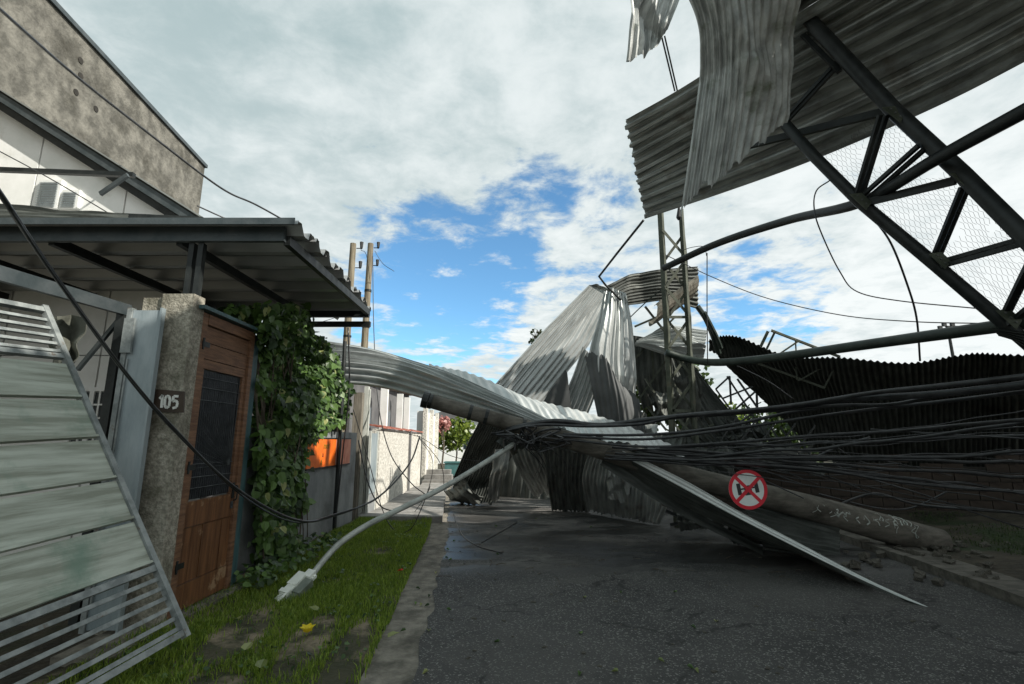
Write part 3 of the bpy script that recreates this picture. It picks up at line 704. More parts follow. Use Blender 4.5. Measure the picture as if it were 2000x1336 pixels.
sp = single('door_side_post', box(XD-.10, XD-.01, 5.66, 5.78, .05, 2.80), tealsteel, 'flaking blue green post between the wooden door and the vine', 'post')
single('door_step', join(box(-3.25, -2.84, 3.9, 5.8, -.02, .095, .006)), gutter, 'worn concrete step along the foot of the wooden door', 'step')

# ================================================================== GREY WALL, SIGN, POSTS
gw = single('grey_wall', join(box(-3.33, -3.15, 5.8, 10.35, 0, 1.75)), greywall, 'low grey rendered garden wall below the orange banner', 'wall')
bn = Thing('orange_banner', (-3.12, 9, 1.2), 'bright orange banner board fixed on the grey wall beside the vine', 'banner')
zt_, zb_ = 1.62, 1.17
ya, yb, yc = PX(600, 880, -3.13).y, PX(655, 880, -3.13).y, PX(684, 880, -3.13).y
bn.part('board', box(-3.145, -3.125, ya, yb, zb_, zt_), orange)
bn.part('board', box(-3.145, -3.127, yb+.02, yc, zb_, zt_), orange2, label='faded pinkish orange end of the banner')
bn.part('frame', join(box(-3.147, -3.12, ya, yc, zb_-.025, zb_-.001), box(-3.147, -3.12, ya, yc, zt_+.001, zt_+.022)), steel_blk)
def wall_text(s_, y, z, size, mat, parent_thing, x=-3.122, nm='lettering'):
    c = bpy.data.curves.new('txt', 'FONT'); c.body = s_; c.size = size; c.extrude = .0015; c.align_x = 'LEFT'
    o = bpy.data.objects.new('txt', c); COL.objects.link(o); bpy.context.view_layer.update()
    me = bpy.data.meshes.new_from_object(o.evaluated_get(bpy.context.evaluated_depsgraph_get())); bpy.data.objects.remove(o)
    me.materials.clear(); me.materials.append(mat); ob = bpy.data.objects.new(nm, me); COL.objects.link(ob); ob.parent = parent_thing.o
    ob.location = Vector((x, y, z))-parent_thing.base; ob.rotation_euler = (math.pi/2, 0, math.pi/2)
olive = nmat('olive_print', (.20, .17, .01), (.26, .22, .02), 5, .6, 0, 0)
wall_text('mor', ya+.65, 1.46, .16, olive, bn); wall_text('a', ya+.62, 1.33, .13, black, bn); wall_text('A', ya+.55, 1.20, .13, olive, bn)
single('drainpipe', tube([(-3.08, 9.15, 0), (-3.09, 9.14, 2.4), (-3.1, 9.12, 3.4)], .035, 8), steel_blk, 'thin black vertical pipe standing in front of the orange banner', 'pipe')
tpo = P(693, 900, 10.4)
single('timber_post', join(box(tpo.x-.1, tpo.x+.08, tpo.y, tpo.y+.15, 0, 2.6)), woodgrey, 'weathered grey timber post right of the orange banner', 'post')
wpo = P(708, 900, 10.6)
single('white_post', join(box(wpo.x-.045, wpo.x+.045, wpo.y, wpo.y+.09, 0, 2.75), box(wpo.x+.06, wpo.x+.08, wpo.y+.02, wpo.y+.07, 0, 2.7)), pipewhite, 'slim white post just right of the weathered timber post', 'post')
gpn = Thing('grey_side_gate', (-2.95, 11.2, 0), 'pale grey flat panel gate at the near end of the rough white wall', 'gate')
gpn.part('panel', box(-3.02, -2.99, 10.85, 11.35, .5, 1.75), leafpaint); gpn.part('lower_panel', box(-3.02, -2.99, 10.85, 11.35, .1, .49), greywall); gpn.part('frame', join(box(-3.03, -2.98, 10.80, 10.845, .05, 1.8), box(-3.03, -2.98, 11.355, 11.4, .05, 1.8)), pipewhite)

# white wall with clay tile coping
wa = Vector((-2.98, 11.5, 0)); wb = Vector((-3.27, 18.4, 0)); wd = (wb-wa).normalized(); wnv = Vector((-1, 0, 0))
ww = Thing('white_wall', (wa+wb)/2, 'rough white rendered garden wall capped with red clay tiles', 'wall')
ww.part('render', obox(wa, wb-wa, wnv*.18, (0, 0, 1.86)), whitewall)
Lw = (wb-wa).length; nti = 34
for i in range(nti):
    p = wa + wd*(Lw*i/nti) + Vector((.07, 0, 1.865+random.uniform(0, .012)))
    o_ = obox(p, wd*(Lw/nti-.012), Vector((-.32, 0, .05+random.uniform(-.01, .02))), Vector((0, 0, .035)))
    ww.part('tile', o_, tilered)
for i, (s_, w_) in enumerate([(1.6, .22), (3.9, .14), (5.2, .2)]):
    p = wa+wd*s_+Vector((-.19, 0, 0)); ww.part('pillar', obox(p+Vector((-.01, 0, 0)), wd*w_*.7, wnv*.18, (0, 0, 3.0)), whitepaint)
ww.part('corner_pipe', tube([wa+wd*4.1+Vector((.05, 0, .1)), wa+wd*4.1+Vector((.05, 0, 1.9))], .035, 8, smooth=False), housegrey)
hs = Thing('grey_house', (-6, 14.5, 0), 'shaded grey house front behind the rough white wall', 'house')
hs.part('wall', box(-7, -3.75, 11.7, 18.3, 0, 3.2), housegrey)
for y in (12.1, 14.2, 16.4):
    wfr = hs.part('window', box(-3.745, -3.70, y, y+1.2, 1.35, 2.5), housegrey)
    hs.part('pane', box(-3.695, -3.69, y+.06, y+.57, 1.41, 2.44), glass, wfr); hs.part('pane', box(-3.695, -3.69, y+.63, y+1.14, 1.41, 2.44), glass, wfr)
hs.part('roof', box(-7.3, -3.5, 11.5, 18.5, 3.21, 3.33), galv_dark)
# further white wall and steps
fw = Thing('far_white_wall', (-3.6, 22, 0), 'pale plain wall further down the lane beyond the clay tiled wall', 'wall')
fw.part('render', obox((-3.35, 19.2, 0), (-.35, 6.5, 0), (-.25, 0, 0), (0, 0, 2.7)), whitepaint)
for y in (19.0, 21.2, 23.6): fw.part('pier', box(-3.34-(y-19)*.054, -3.2-(y-19)*.054, y, y+.3, 0, 2.85), whitewall)
st = Thing('stone_steps', (-2.9, 19, 0), 'dark worn stone steps at the far end of the pavement', 'steps')
for i in range(3): st.part('step', box(-3.2, -2.1-.1*i, 18.4+.45*i, 18.83+.45*i, 0, .2+.16*i, .01), slab)

# ================================================================== VINE
vine = Thing('vine', (-2.9, 6.8, 0), 'dense dark green climbing vine covering the wall beside the wooden door', 'vine')
poly = [(430, 596), (590, 594), (612, 650), (640, 668), (655, 695), (668, 730), (684, 750), (676, 822), (648, 828), (618, 846), (596, 880), (590, 960), (606, 985), (570, 1000), (575, 1060), (548, 1090), (556, 1130), (530, 1170), (500, 1175), (478, 1140), (492, 1090), (500, 1000), (486, 900), (500, 800), (505, 700), (508, 650), (470, 625)]
def inside(x, y, pl):
    c = False; j = len(pl)-1
    for i in range(len(pl)):
        if ((pl[i][1] > y) != (pl[j][1] > y)) and (x < (pl[j][0]-pl[i][0])*(y-pl[i][1])/(pl[j][1]-pl[i][1]+1e-9)+pl[i][0]): c = not c
        j = i
    return c
def vine_pt(back=0):
    while True:
        x = random.uniform(425, 690); y = random.uniform(590, 1180)
        if inside(x+random.gauss(0, 5), y+random.gauss(0, 5), poly):
            bul = .0 + .42*(.45+1.1*mnoise.noise(Vector((x*.012, y*.012, 4))))
            if y > 980: bul *= .6
            X = -3.10+bul*(1-back)*random.uniform(.35, 1.05)
            if x < 505: X = -3.12-random.uniform(0, .4)
            p = PX(x, y, X)
            if 5.55 < p.y < 10.4: return p
back_pts = [vine_pt() for _ in range(7500)]
V, Fs = scatter_leaves(back_pts, (.7, -.5, .5), (.04, .15), .75)
vine.part('foliage', (V, Fs), vinem)['kind'] = 'stuff'
lm = [leaf_mesh('leaf', vinem, .12, .10), leaf_mesh('leaf', vinem, .15, .11), leaf_mesh('leaf', vinem, .08, .065), leaf_mesh('leaf', vinem, .12, .095), leaf_mesh('leaf', dryleaf, .12, .08), leaf_mesh('leaf', vinem, .08, .06)]
for i in range(290):
    p = vine_pt(-.25); o = bpy.data.objects.new('leaf', random.choice(lm)); COL.objects.link(o); o.parent = vine.o
    d_ = Vector((.8+random.gauss(0, .3), -.5+random.gauss(0, .4), .35+random.gauss(0, .3))).normalized(); dn = Vector((random.gauss(0, .4), random.gauss(0, .4), -1)); y_ = (dn-d_*dn.dot(d_)).normalized(); x_ = y_.cross(d_)
    o.matrix_local = Matrix.Translation(p+Vector((.03, -.03, 0))-vine.base) @ Matrix((x_, y_, d_)).transposed().to_4x4()
for i in range(22):
    x = random.uniform(500, 590); ys0 = random.uniform(620, 800)
    pts_ = [PX(x+random.uniform(-18, 18)+(k*3), ys0+(1165-ys0)*k/5, -3.05+random.uniform(0, .12)) for k in range(6)]
    vine.part('stem', tube(pts_, random.uniform(.005, .012), 6, seg=20), bark)
V, Fs = scatter_leaves([PX(random.uniform(620, 680), random.uniform(590, 660)*1, -3.3) if False else Vector((random.uniform(-2.98, -2.55), random.uniform(5.6, 8.2), random.uniform(.05, .25))) for _ in range(420)], (.3, -.3, .9), (.05, .11), .5)
single('weeds', (V, Fs), vinem, 'low leafy weeds along the foot of the grey wall', kind='stuff')

# ================================================================== UTILITY POLES (distant)
def insul(th, p, d=1):
    th.part('insulator', tube([p, p+Vector((.1*d, 0, 0)), p+Vector((.12*d, 0, .0)), p+Vector((.12*d, 0, .16))], [.012, .012, .03, .045], 8, seg=10), black)
for (a, b, t_, r0, lab) in [((683, 1000), (690, 476), 12.3, .085, 'left of two wooden utility poles rising behind the fallen roof strip'),
                            ((714, 1000), (724, 476), 13.6, .09, 'right of two wooden utility poles rising behind the fallen roof strip')]:
    top = P(b[0], b[1], t_); bot = Vector((top.x-.02, top.y, 0))
    up_ = Thing('utility_pole', bot, lab, 'utility pole')
    up_.part('pole', tube([bot, top], [r0*1.25, r0*.85], 12, smooth=False), polewood)
    insul(up_, top+Vector((r0, 0, -.12)), 1); insul(up_, top+Vector((r0, 0, -.62)), 1)
    up_.part('strap', tube([top-Vector((0, 0, 1.3)), top-Vector((0, 0, 1.36))], r0*1.05, 12, smooth=False), steel_blk)
    up_.part('strap', tube([top-Vector((0, 0, 2.3)), top-Vector((0, 0, 2.34))], r0*1.12, 12, smooth=False), steel_blk)

# ================================================================== FALLEN CONCRETE POLE + LAMP
pa = P(838, 783, 7.35); pb = P(1835, 1062, 7.62)
fp = Thing('fallen_pole', (pa+pb)/2-Vector((0, 0, .9)), 'long fallen concrete utility pole lying slanted across the road under the sheets', 'utility pole')
pm = pa.lerp(pb, .5)-Vector((0, 0, .05))
fp.part('shaft', tube([pa, pa.lerp(pb, .25), pm, pa.lerp(pb, .75), pb], [.098, .125, .155, .19, .22], 18, seg=30), polecon, smooth=True)
dpn = (pb-pa).normalized()
for f_ in (.0, .075, .105, .175):
    c = pa+dpn*(f_*(pb-pa).length); r_ = .105+.11*f_
    fp.part('band', tube([c, c+dpn*.05], r_+.006, 16, smooth=False), steel_blk)
fp.part('end_cap', tube([pa-dpn*.1, pa-dpn*.01], .12, 14, smooth=False), steel_blk)
# painted scribble, slightly proud of the pole
for k in range(54):
    f_ = .735+.2*k/54+random.uniform(-.006, .006); c = pa.lerp(pb, f_)+Vector((0, 0, -.05*(1-abs(f_-.5)*2))); r_ = .186+.03*(f_-.735)/.2
    th0 = random.uniform(-.2, 1.3); ar = []
    u_ = Vector((0, -1, 0)); w_ = u_.cross(dpn).normalized(); u_ = dpn.cross(w_).normalized()
    if u_.y > 0: u_ = -u_
    w_ = Vector((0, 0, 1)); w_ = (w_-dpn*w_.dot(dpn)).normalized()
    for j in range(4):
        th_ = th0+j*random.uniform(.1, .3); ar.append(c+dpn*(random.uniform(-.05, .05))+(u_*math.cos(th_)+w_*math.sin(th_))*(r_+.004))
    fp.part('paint_mark', tube(ar, random.choice([.004, .007, .011]), 5, seg=8), armgrey)
sl2 = Thing('street_lamp', P(600, 1150, 5.1), 'toppled street lamp with bent grey arm and ivory head resting on the grass', 'street lamp')
arm = [P(1012, 862, 7.35), P(950, 902, 7.1), P(870, 950, 6.75), P(790, 990, 6.4), P(720, 1024, 6.05), P(668, 1058, 5.8), P(636, 1090, 5.55), P(606, 1127, 5.3)]
sl2.part('arm', tube(arm, [.037, .036, .036, .036, .036, .036, .034, .032], 12, seg=50), armgrey, smooth=True)
H0 = P(609, 1122, 5.32); H1 = P(553, 1192, 4.93); H1.z = max(H1.z, .03); ax = (H1-H0); HL = ax.length; ax.normalize()
sv = ax.cross(Vector((0, 0, 1))).normalized(); sv = sv if sv.x > 0 else -sv; uv_ = Vector((0, -.5, .85)); uv_ = (uv_-ax*uv_.dot(ax)).normalized(); sv = ax.cross(uv_).normalized(); sv = sv if sv.x > 0 else -sv
def hb(name, a0, a1, s0, s1, u0, u1, m): return sl2.part(name, obox(H0+ax*a0*HL+sv*s0+uv_*u0, ax*(a1-a0)*HL, sv*(s1-s0), uv_*(u1-u0)), m)
hb('clamp', -.04, .20, -.045, .045, -.04, .05, lampwhite); hb('clamp_bolt', .02, .08, .046, .07, 0, .02, lampwhite); hb('clamp_bolt', .12, .16, .046, .065, 0, .02, lampwhite)
hb('cover', .12, .56, -.115, -.01, -.035, .055, lampwhite); hb('cover_step', .561, .72, -.10, -.01, -.03, .045, lampwhite); hb('cover_end', .721, .84, -.115, -.01, -.035, .055, lampwhite)
hb('spine', .841, 1.10, -.035, -.01, -.03, .05, lampwhite)
hb('housing', .21, .70, -.009, .085, -.06, .03, lampgrey); hb('lens', .701, .93, -.005, .06, -.06, .01, lampgrey)
for k in range(5): hb('fin', .86+.045*k, .873+.045*k, -.085, -.036, -.02, .045, lampwhite)

# ================================================================== COLLAPSED SHEETS
sheet_thing('fallen_roof_strip', [[P(612, 662, 10.3), P(628, 700, 9.9), P(650, 748, 9.6)], [P(740, 681, 9.8), P(740, 712, 9.4), P(742, 757, 9.2)], [P(850, 716, 9.1), P(850, 745, 8.8), P(855, 786, 8.6)],
             [P(980, 770, 8.1), P(975, 790, 7.95), P(970, 815, 7.9)], [P(1110, 832, 7.8), P(1095, 838, 7.7), P(1080, 848, 7.65)]], 7, galv_new, 'long curved strip of corrugated roofing sagging from the vine over the white wall', panels=2, amp=.034, along=44, crumple=.008, creases=2, ch=.4, seed=1, rag1=.02)
fr_ = [(852, 742, 8.9), (950, 786, 8.35), (1060, 828, 7.9), (1120, 846, 7.75), (1190, 866, 7.6), (1270, 880, 7.5), (1345, 892, 7.4)]
bk_ = [(838, 708, 9.6), (905, 728, 9.6), (985, 760, 9.45), (1060, 781, 9.3), (1140, 800, 9.1), (1230, 826, 8.9), (1320, 868, 8.5)]
sheet_thing('draped_roof_sheet', [[P(*a) for a in bk_], [P((a[0]+b[0])/2, (a[1]+b[1])/2, (a[2]+b[2])/2) for a, b in zip(bk_, fr_)], [P(*a) for a in fr_]], 30, galv_new, 'bright pale corrugated sheet draped flat over the fallen pole', amp=.011, along=24, crumple=.012, creases=3, ch=.5, seed=2, panels=3, rag1=.03)
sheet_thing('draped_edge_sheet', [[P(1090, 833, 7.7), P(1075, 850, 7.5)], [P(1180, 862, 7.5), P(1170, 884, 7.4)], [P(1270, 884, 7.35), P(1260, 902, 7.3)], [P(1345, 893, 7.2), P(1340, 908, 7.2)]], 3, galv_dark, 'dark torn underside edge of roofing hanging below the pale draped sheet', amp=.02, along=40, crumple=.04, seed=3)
# tent of leaning sheets
sheet_thing('leaning_roof_sheet', [[P(1150, 556, 12.2), P(1170, 560, 12.35), P(1196, 578, 12.5)], [P(1064, 642, 11.9), P(1102, 655, 12.1), P(1150, 674, 12.3)], [P(966, 752, 11.6), P(1010, 770, 11.8), P(1055, 792, 12.1)], [P(932, 800, 11.6), P(975, 830, 11.8), P(1015, 850, 12.1)]], 10, galv_new,
            'long bright corrugated sheet leaning diagonally from the pile top down to the left', panels=2, amp=.024, along=60, crumple=.008, seed=4, rag1=.02, dents=4, lin=True, creases=3, ch=.5)
sheet_thing('leaning_shade_sheet', [[P(945, 800, 11.9), P(985, 815, 12.0), P(1020, 830, 12.1)], [P(915, 860, 12.2), P(955, 875, 12.3), P(1000, 885, 12.4)], [P(886, 930, 12.6), P(925, 940, 12.6), P(975, 940, 12.6)], [P(884, 962, 12.9), P(915, 974, 12.7), P(962, 988, 12.5)]], 20, galv_dark,
            'finely ribbed lower part of the leaning sheet, coloured dark for shade, on the street beside the pavement corner below the pole', amp=.02, along=40, crumple=.015, creases=3, ch=.6, seed=24, rag1=.04, lin=True)  # same sheet's shaded foot, its shade put into the steel colour
sheet_thing('hanging_roof_sheet', [[P(1180, 572, 10.8), P(1205, 566, 10.7), P(1226, 572, 10.8)], [P(1168, 620, 10.6), P(1205, 625, 10.4), P(1238, 640, 10.6)], [P(1148, 700, 10.5), P(1200, 710, 10.2), P(1246, 720, 10.5)], [P(1160, 780, 10.4), P(1210, 790, 10.1), P(1252, 800, 10.4)], [P(1178, 862, 10.3), P(1220, 866, 10.0), P(1258, 868, 10.3)]], 9, galv_new,
            'bright upright corrugated sheet hanging from the pile top in front of the tower', amp=.028, along=50, crumple=.012, seed=5, dents=5, creases=4, ch=.7)
sheet_thing('ragged_shadow_sheet', [[P(1141, 686, 10.35), P(1178, 690, 10.15), P(1205, 735, 10.05), P(1248, 778, 10.2)], [P(1156, 760, 10.2), P(1190, 768, 10.0), P(1222, 790, 9.9), P(1253, 815, 10.1)], [P(1178, 868, 10.1), P(1204, 868, 9.95), P(1232, 868, 9.85), P(1260, 868, 10)]], 9, flatgrey, 'smooth dark grey sheet painting the ragged shadow over the foot of the bright upright sheet', amp=.01, along=30, crumple=.01, seed=6, rag0=.10)  # dark sheet laid in place of the upright sheet's ragged cast shadow
sheet_thing('peaked_cap_sheet', [[P(1150, 557, 10.95), P(1196, 585, 10.8)], [P(1168, 556, 10.9), P(1215, 575, 10.75)], [P(1200, 568, 10.85), P(1232, 600, 10.7)]], 3, galv, 'small bent sheet forming the peak of the pile', amp=.02, along=20, crumple=.06, seed=8)
sheet_thing('inner_roof_sheet', [[P(1138, 676, 11.4), P(1176, 720, 11.3)], [P(1120, 730, 11.5), P(1160, 780, 11.4)], [P(1090, 800, 11.6), P(1130, 850, 11.5)]], 7, galv_new, 'small bright ribbed sheet wedged between the leaning and the upright sheets', amp=.03, along=20, seed=9)
sheet_thing('flat_grey_sheet', [[P(1104, 722, 11.25), P(1108, 728, 11.25)], [P(1070, 770, 11.2), P(1114, 782, 11.2)], [P(1035, 830, 11.2), P(1120, 840, 11.2)]], 1, flatgrey, 'smooth dark grey triangular sheet below the leaning sheet', amp=.004, along=16, seed=10)
# lower pile
def gt(px, py): return (G(px, py)-C0).length/ray(px, py).length
sheet_thing('upright_torn_sheet', [[P(1152, 880, 10.6), P(1215, 890, 10.2), P(1300, 905, 9.6)], [P(1138, 930, 10.8), P(1210, 960, 10.1), P(1290, 985, 9.4)], [P(1148, 1000, 11.2), P(1215, 1012, 10.3), P(1284, 1027, 9.5)]], 20, galv, 'rusty footed corrugated sheet standing upright on the road below the pale draped sheet', panels=2, amp=.022, along=26, crumple=.008, seed=12, creases=1, ch=.2, rag1=.06, rag0=.03)
sheet_thing('upright_dark_sheet', [[P(1060, 868, 10.9), P(1156, 880, 10.7)], [P(1068, 940, 11.1), P(1145, 945, 11.0)], [P(1078, 1000, 11.5), P(1150, 1003, 11.3)]], 10, galv_old, 'dark corrugated sheet standing upright on the road left of the rusty footed one', amp=.022, along=22, crumple=.012, seed=13, rag1=.05)
sheet_thing('slanting_torn_sheet', [[P(988, 862, 11.2), P(1072, 858, 10.9)], [P(1010, 915, 11.6), P(1082, 905, 11.2)], [P(1045, 975, 12.4), P(1098, 965, 11.9)]], 9, galv, 'corrugated sheet with ribs slanting down right under the fallen pole', amp=.025, along=24, crumple=.01, seed=14, creases=1, ch=.2, rag1=.08)
sheet_thing('pale_scrap_sheet', [[P(966, 878, 11.5), P(996, 876, 11.4)], [P(962, 910, 11.5), P(990, 915, 11.3)], [P(955, 940, 11.6), P(980, 935, 11.5)], [P(952, 980, 12.4), P(974, 980, 12.4)]], 3, galv, 'small pale bent scrap of sheet under the lamp arm', amp=.01, along=20, crumple=.05, seed=15, rag1=.04)
sheet_thing('rear_void_sheet', [[P(935, 845, 15), P(1100, 845, 14.5), P(1310, 850, 13.5)], [P(935, 900, 14.6), P(1100, 905, 14), P(1300, 915, 13)], [P(930, 968, 14.9), P(1100, 980, 13.5), P(1300, 990, 12.6)]], 20, galv_dark, 'wide dark sheet added as the black void at the back of the pile', amp=.025, along=16, seed=16)  # added sheet standing in for the unlit hollow of the pile
sheet_thing('rolled_scrap_sheet', [[P(905, 930, 12.3), P(890, 950, 12.6), P(868, 960, 13)], [P(920, 955, 12.2), P(905, 962, 12.3), P(880, 975, 12.8)], [P(945, 975, 12.4), P(930, 984, 12.5), P(900, 985, 12.9)]], 5, galv_old, 'small crushed corrugated scrap beside the pavement corner under the lamp arm', amp=.03, along=16, crumple=.08, seed=17)
sheet_thing('corner_scrap_sheet', [[P(1275, 975, 9.6), P(1302, 992, 9.3)], [P(1266, 1015, 9.55), P(1288, 1026, 9.4)]], 3, galv, 'small triangular ribbed scrap at the right foot of the upright sheets', amp=.02, along=10, seed=18)
# long folded slab sliding to the road, lit top coloured pale, shaded side dark
ue = [(1215, 880, 7.35), (1330, 934, 6.85), (1450, 1002, 6.35), (1570, 1066, 5.87), (1700, 1134, 5.33), (1825, 1191, 4.83)]
le = [(1205, 884, 7.4), (1325, 948, 6.88), (1446, 1014, 6.36), (1568, 1076, 5.87), (1699, 1140, 5.32), (1822, 1193, 4.82)]
be = [(1190, 902, 7.9), (1320, 980, 7.3), (1440, 1037, 6.8), (1562, 1083, 6.2), (1690, 1140, 5.4), (1812, 1192, 4.84)]
fs_ = Thing('slanting_gutter_panel', P(1500, 1030, 6.1)-Vector((0, 0, .4)), 'long dark folded roof panel with top edge coloured white as if lit, slanting down to the road', 'metal panel')
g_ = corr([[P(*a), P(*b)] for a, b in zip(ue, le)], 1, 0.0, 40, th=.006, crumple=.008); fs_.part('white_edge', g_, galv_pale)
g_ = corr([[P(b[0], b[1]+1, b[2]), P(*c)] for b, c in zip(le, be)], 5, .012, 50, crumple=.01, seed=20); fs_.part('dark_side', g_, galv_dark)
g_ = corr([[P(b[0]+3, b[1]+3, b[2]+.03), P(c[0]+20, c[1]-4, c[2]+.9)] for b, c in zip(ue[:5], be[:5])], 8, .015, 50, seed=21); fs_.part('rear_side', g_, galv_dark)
sheet_thing('low_edge_panel', [[P(1180, 893, 7.7), P(1172, 908, 7.65)], [P(1330, 985, 7.45), P(1330, 1006, 7.4)], [P(1490, 1068, 7.2), P(1490, 1084, 7.08)]], 1, galv_dark, 'thin dark panel edge touching the road beneath the long folded panel', amp=.004, along=30, seed=22)
sheet_thing('dark_ribbed_sheet', [[P(1440, 965, 7.9), P(1495, 1075, 7.25)], [P(1540, 998, 7.7), P(1570, 1082, 7.1)], [P(1640, 1030, 7.5), P(1640, 1090, 7.0)]], 9, galv_dark, 'low dark ribbed sheet lying behind the round red sign', amp=.02, along=20, crumple=.03, seed=23)
for i, (a, b) in enumerate([((1300, 1000, 8.6), (1380, 1034, 8.3)), ((1310, 1028, 8.6), (1440, 1000, 8.2)), ((1345, 985, 8.7), (1352, 1030, 8.5)), ((1380, 1030, 8.3), (1470, 1020, 8.0))]):
    single('bent_angle_iron', angle_bar(P(*a), P(*b), .05), steel_blk, 'short bent black angle iron in the scrap on the road under the folded panel', 'angle iron', group='angle irons under the folded panel')

# ================================================================== LATTICE TOWER
tb = P(1304, 830, 10); tw = .46; X0, Yb0 = 3.08, 9.75
tower = Thing('lattice_tower', (X0+tw/2, Yb0+tw/2, 0), 'tall square lattice column of olive angle irons standing behind the pile', 'tower')
ZT = 6.35
leanx = .045
def tpnt(ix, iy, z): return Vector((X0+ix*tw+iy*.05+leanx*z/ZT, Yb0+iy*.2, z))
for ix in (0, 1):
    for iy in (0, 1): tower.part('chord', angle_bar(tpnt(ix, iy, 0), tpnt(ix, iy, ZT), .085, .014, up=(1 if ix == 0 else -1, 1, 0)), steel_grn)
st_ = .62; z = .3; k = 0
while z+st_ < ZT:
    a, b = (0, 1) if k % 2 else (1, 0)
    tower.part('brace', bar(tpnt(a, 0, z), tpnt(b, 0, z+st_), .055, .012, up=(0, 1, 0)), steel_grn); tower.part('brace', bar(tpnt(b, 1, z), tpnt(a, 1, z+st_), .055, .012, up=(0, 1, 0)), steel_grn)
    tower.part('brace', bar(tpnt(0, a, z), tpnt(0, b, z+st_), .012, .04, up=(1, 0, 0)), steel_grn); tower.part('brace', bar(tpnt(1, b, z), tpnt(1, a, z+st_), .012, .04, up=(1, 0, 0)), steel_grn)
    if k % 3 == 0: tower.part('strut', bar(tpnt(0, 0, z), tpnt(1, 0, z), .055, .012, up=(0, 1, 0)), steel_grn)
    z += st_; k += 1
# sheets caught round the tower
sheet_thing('upper_curled_sheet', [[P(1185, 560, 11.2), P(1195, 582, 11.1), P(1205, 598, 11.1)], [P(1235, 536, 11.4), P(1237, 565, 11.3), P(1240, 595, 11.3)], [P(1300, 527, 11.5), P(1300, 558, 11.4), P(1300, 588, 11.4)], [P(1361, 522, 11.6), P(1362, 560, 11.5), P(1361, 604, 11.5)]], 10, galv_old, 'ribbed sheet curling right from the pile top behind the tower', amp=.022, along=36, crumple=.02, seed=30, creases=4, ch=.6)
rc = []
for i in range(5):
    f_ = i/4; c = P(1275+80*f_, 618-55*f_, 10.9); row = []
    for k in range(7):
        an = -.6+k*.75; row.append(c+Vector((.06*math.cos(an), -.24*math.sin(an+.4), .24*math.cos(an+.4)+.02)))
    rc.append(row)
g_ = corr(rc, 9, .006, 26, crumple=.02, seed=31, th=.003); single('rolled_sheet', g_, woodgrey, 'rolled brownish sheet caught behind the tower like a tube', 'metal sheet')
sheet_thing('bright_striped_sheet', [[P(1245, 650, 12), P(1240, 668, 11.8)], [P(1310, 630, 11.8), P(1320, 690, 11.4)], [P(1384, 637, 11.6), P(1375, 700, 11.2)]], 10, galv_new, 'bright ribbed sheet fragment behind the tower at mid height', amp=.028, along=24, crumple=.03, seed=32, creases=4, ch=.8)
sheet_thing('dark_back_sheet', [[P(1236, 655, 12.6), P(1305, 665, 12.3)], [P(1240, 730, 12.6), P(1310, 740, 12.3)], [P(1255, 800, 12.6), P(1310, 770, 12.3)]], 5, galv_dark, 'dark sheet hanging behind the left side of the tower', amp=.02, along=16, crumple=.04, seed=33)
sheet_thing('dark_slope_sheet', [[P(1300, 690, 12.4), P(1345, 698, 12.3)], [P(1310, 780, 12), P(1420, 792, 11.8)], [P(1345, 850, 11.8), P(1500, 880, 11.3)], [P(1420, 900, 11.6), P(1545, 925, 11.2)]], 9, galv_dark, 'black roof sheet sloping down right from behind the tower', amp=.02, along=30, crumple=.02, creases=3, ch=.8, seed=34)
for a, b, w_ in [((1258, 600, 11.6), (1305, 660, 11.6), .06), ((1240, 640, 12.2), (1310, 610, 12.0), .05), ((1243, 700, 12), (1320, 620, 12), .045), ((1250, 780, 12), (1335, 660, 12), .045), ((1270, 660, 12.2), (1275, 740, 12.2), .04), ((1248, 830, 11.8), (1320, 800, 11.6), .05), ((1258, 740, 11.9), (1330, 850, 11.6), .05), ((1262, 795, 11.7), (1300, 842, 11.5), .05), ((1360, 780, 11.3), (1325, 880, 11.2), .05), ((1290, 880, 10.9), (1395, 830, 10.8), .04), ((1300, 840, 11), (1390, 885, 10.8), .04)]:
    single('broken_truss_member', angle_bar(P(*a), P(*b), w_), steel_grn, 'broken olive angle iron tangled around the foot and back of the tower', 'angle iron', group='broken irons around the tower')
# collapsed canopy at right
top = [(1382, 662, 11.6), (1440, 655, 11.4), (1540, 688, 11.0), (1640, 692, 10.6), (1770, 703, 10.2), (1890, 688, 9.7), (2010, 700, 9.2), (2300, 690, 8.3)]
mid_ = [(1395, 678, 12.1), (1475, 730, 12.4), (1570, 760, 12.4), (1660, 790, 12.2), (1780, 800, 11.9), (1890, 800, 11.5), (2010, 800, 11), (2300, 800, 10.2)]
bot = [(1420, 702, 12.6), (1520, 800, 13.4), (1600, 885, 13.8), (1690, 930, 13.8), (1790, 938, 13.6), (1890, 942, 13.3), (2010, 945, 12.8), (2300, 950, 12.0)]
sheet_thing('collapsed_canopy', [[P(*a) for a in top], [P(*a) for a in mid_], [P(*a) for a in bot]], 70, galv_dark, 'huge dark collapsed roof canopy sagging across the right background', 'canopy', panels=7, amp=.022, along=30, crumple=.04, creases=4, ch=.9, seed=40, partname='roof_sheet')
for pts_, r_ in [([(1362, 598, 11), (1378, 622, 11), (1392, 655, 11.2), (1404, 690, 11.4)], .06), ([(1375, 610, 10.9), (1398, 655, 11), (1408, 680, 11.1)], .05), ([(1300, 560, 11), (1262, 590, 11.2), (1200, 650, 11.4)], .012)]:
    single('bent_pipe', tube([P(*a) for a in pts_], r_, 8), steel_green_dark, 'bent olive pipe hanging off the tower toward the canopy', 'pipe', group='bent pipes by the tower')
tr = Thing('canopy_truss', P(1600, 760, 11), 'thin green truss frame poking out over the collapsed canopy', 'truss')
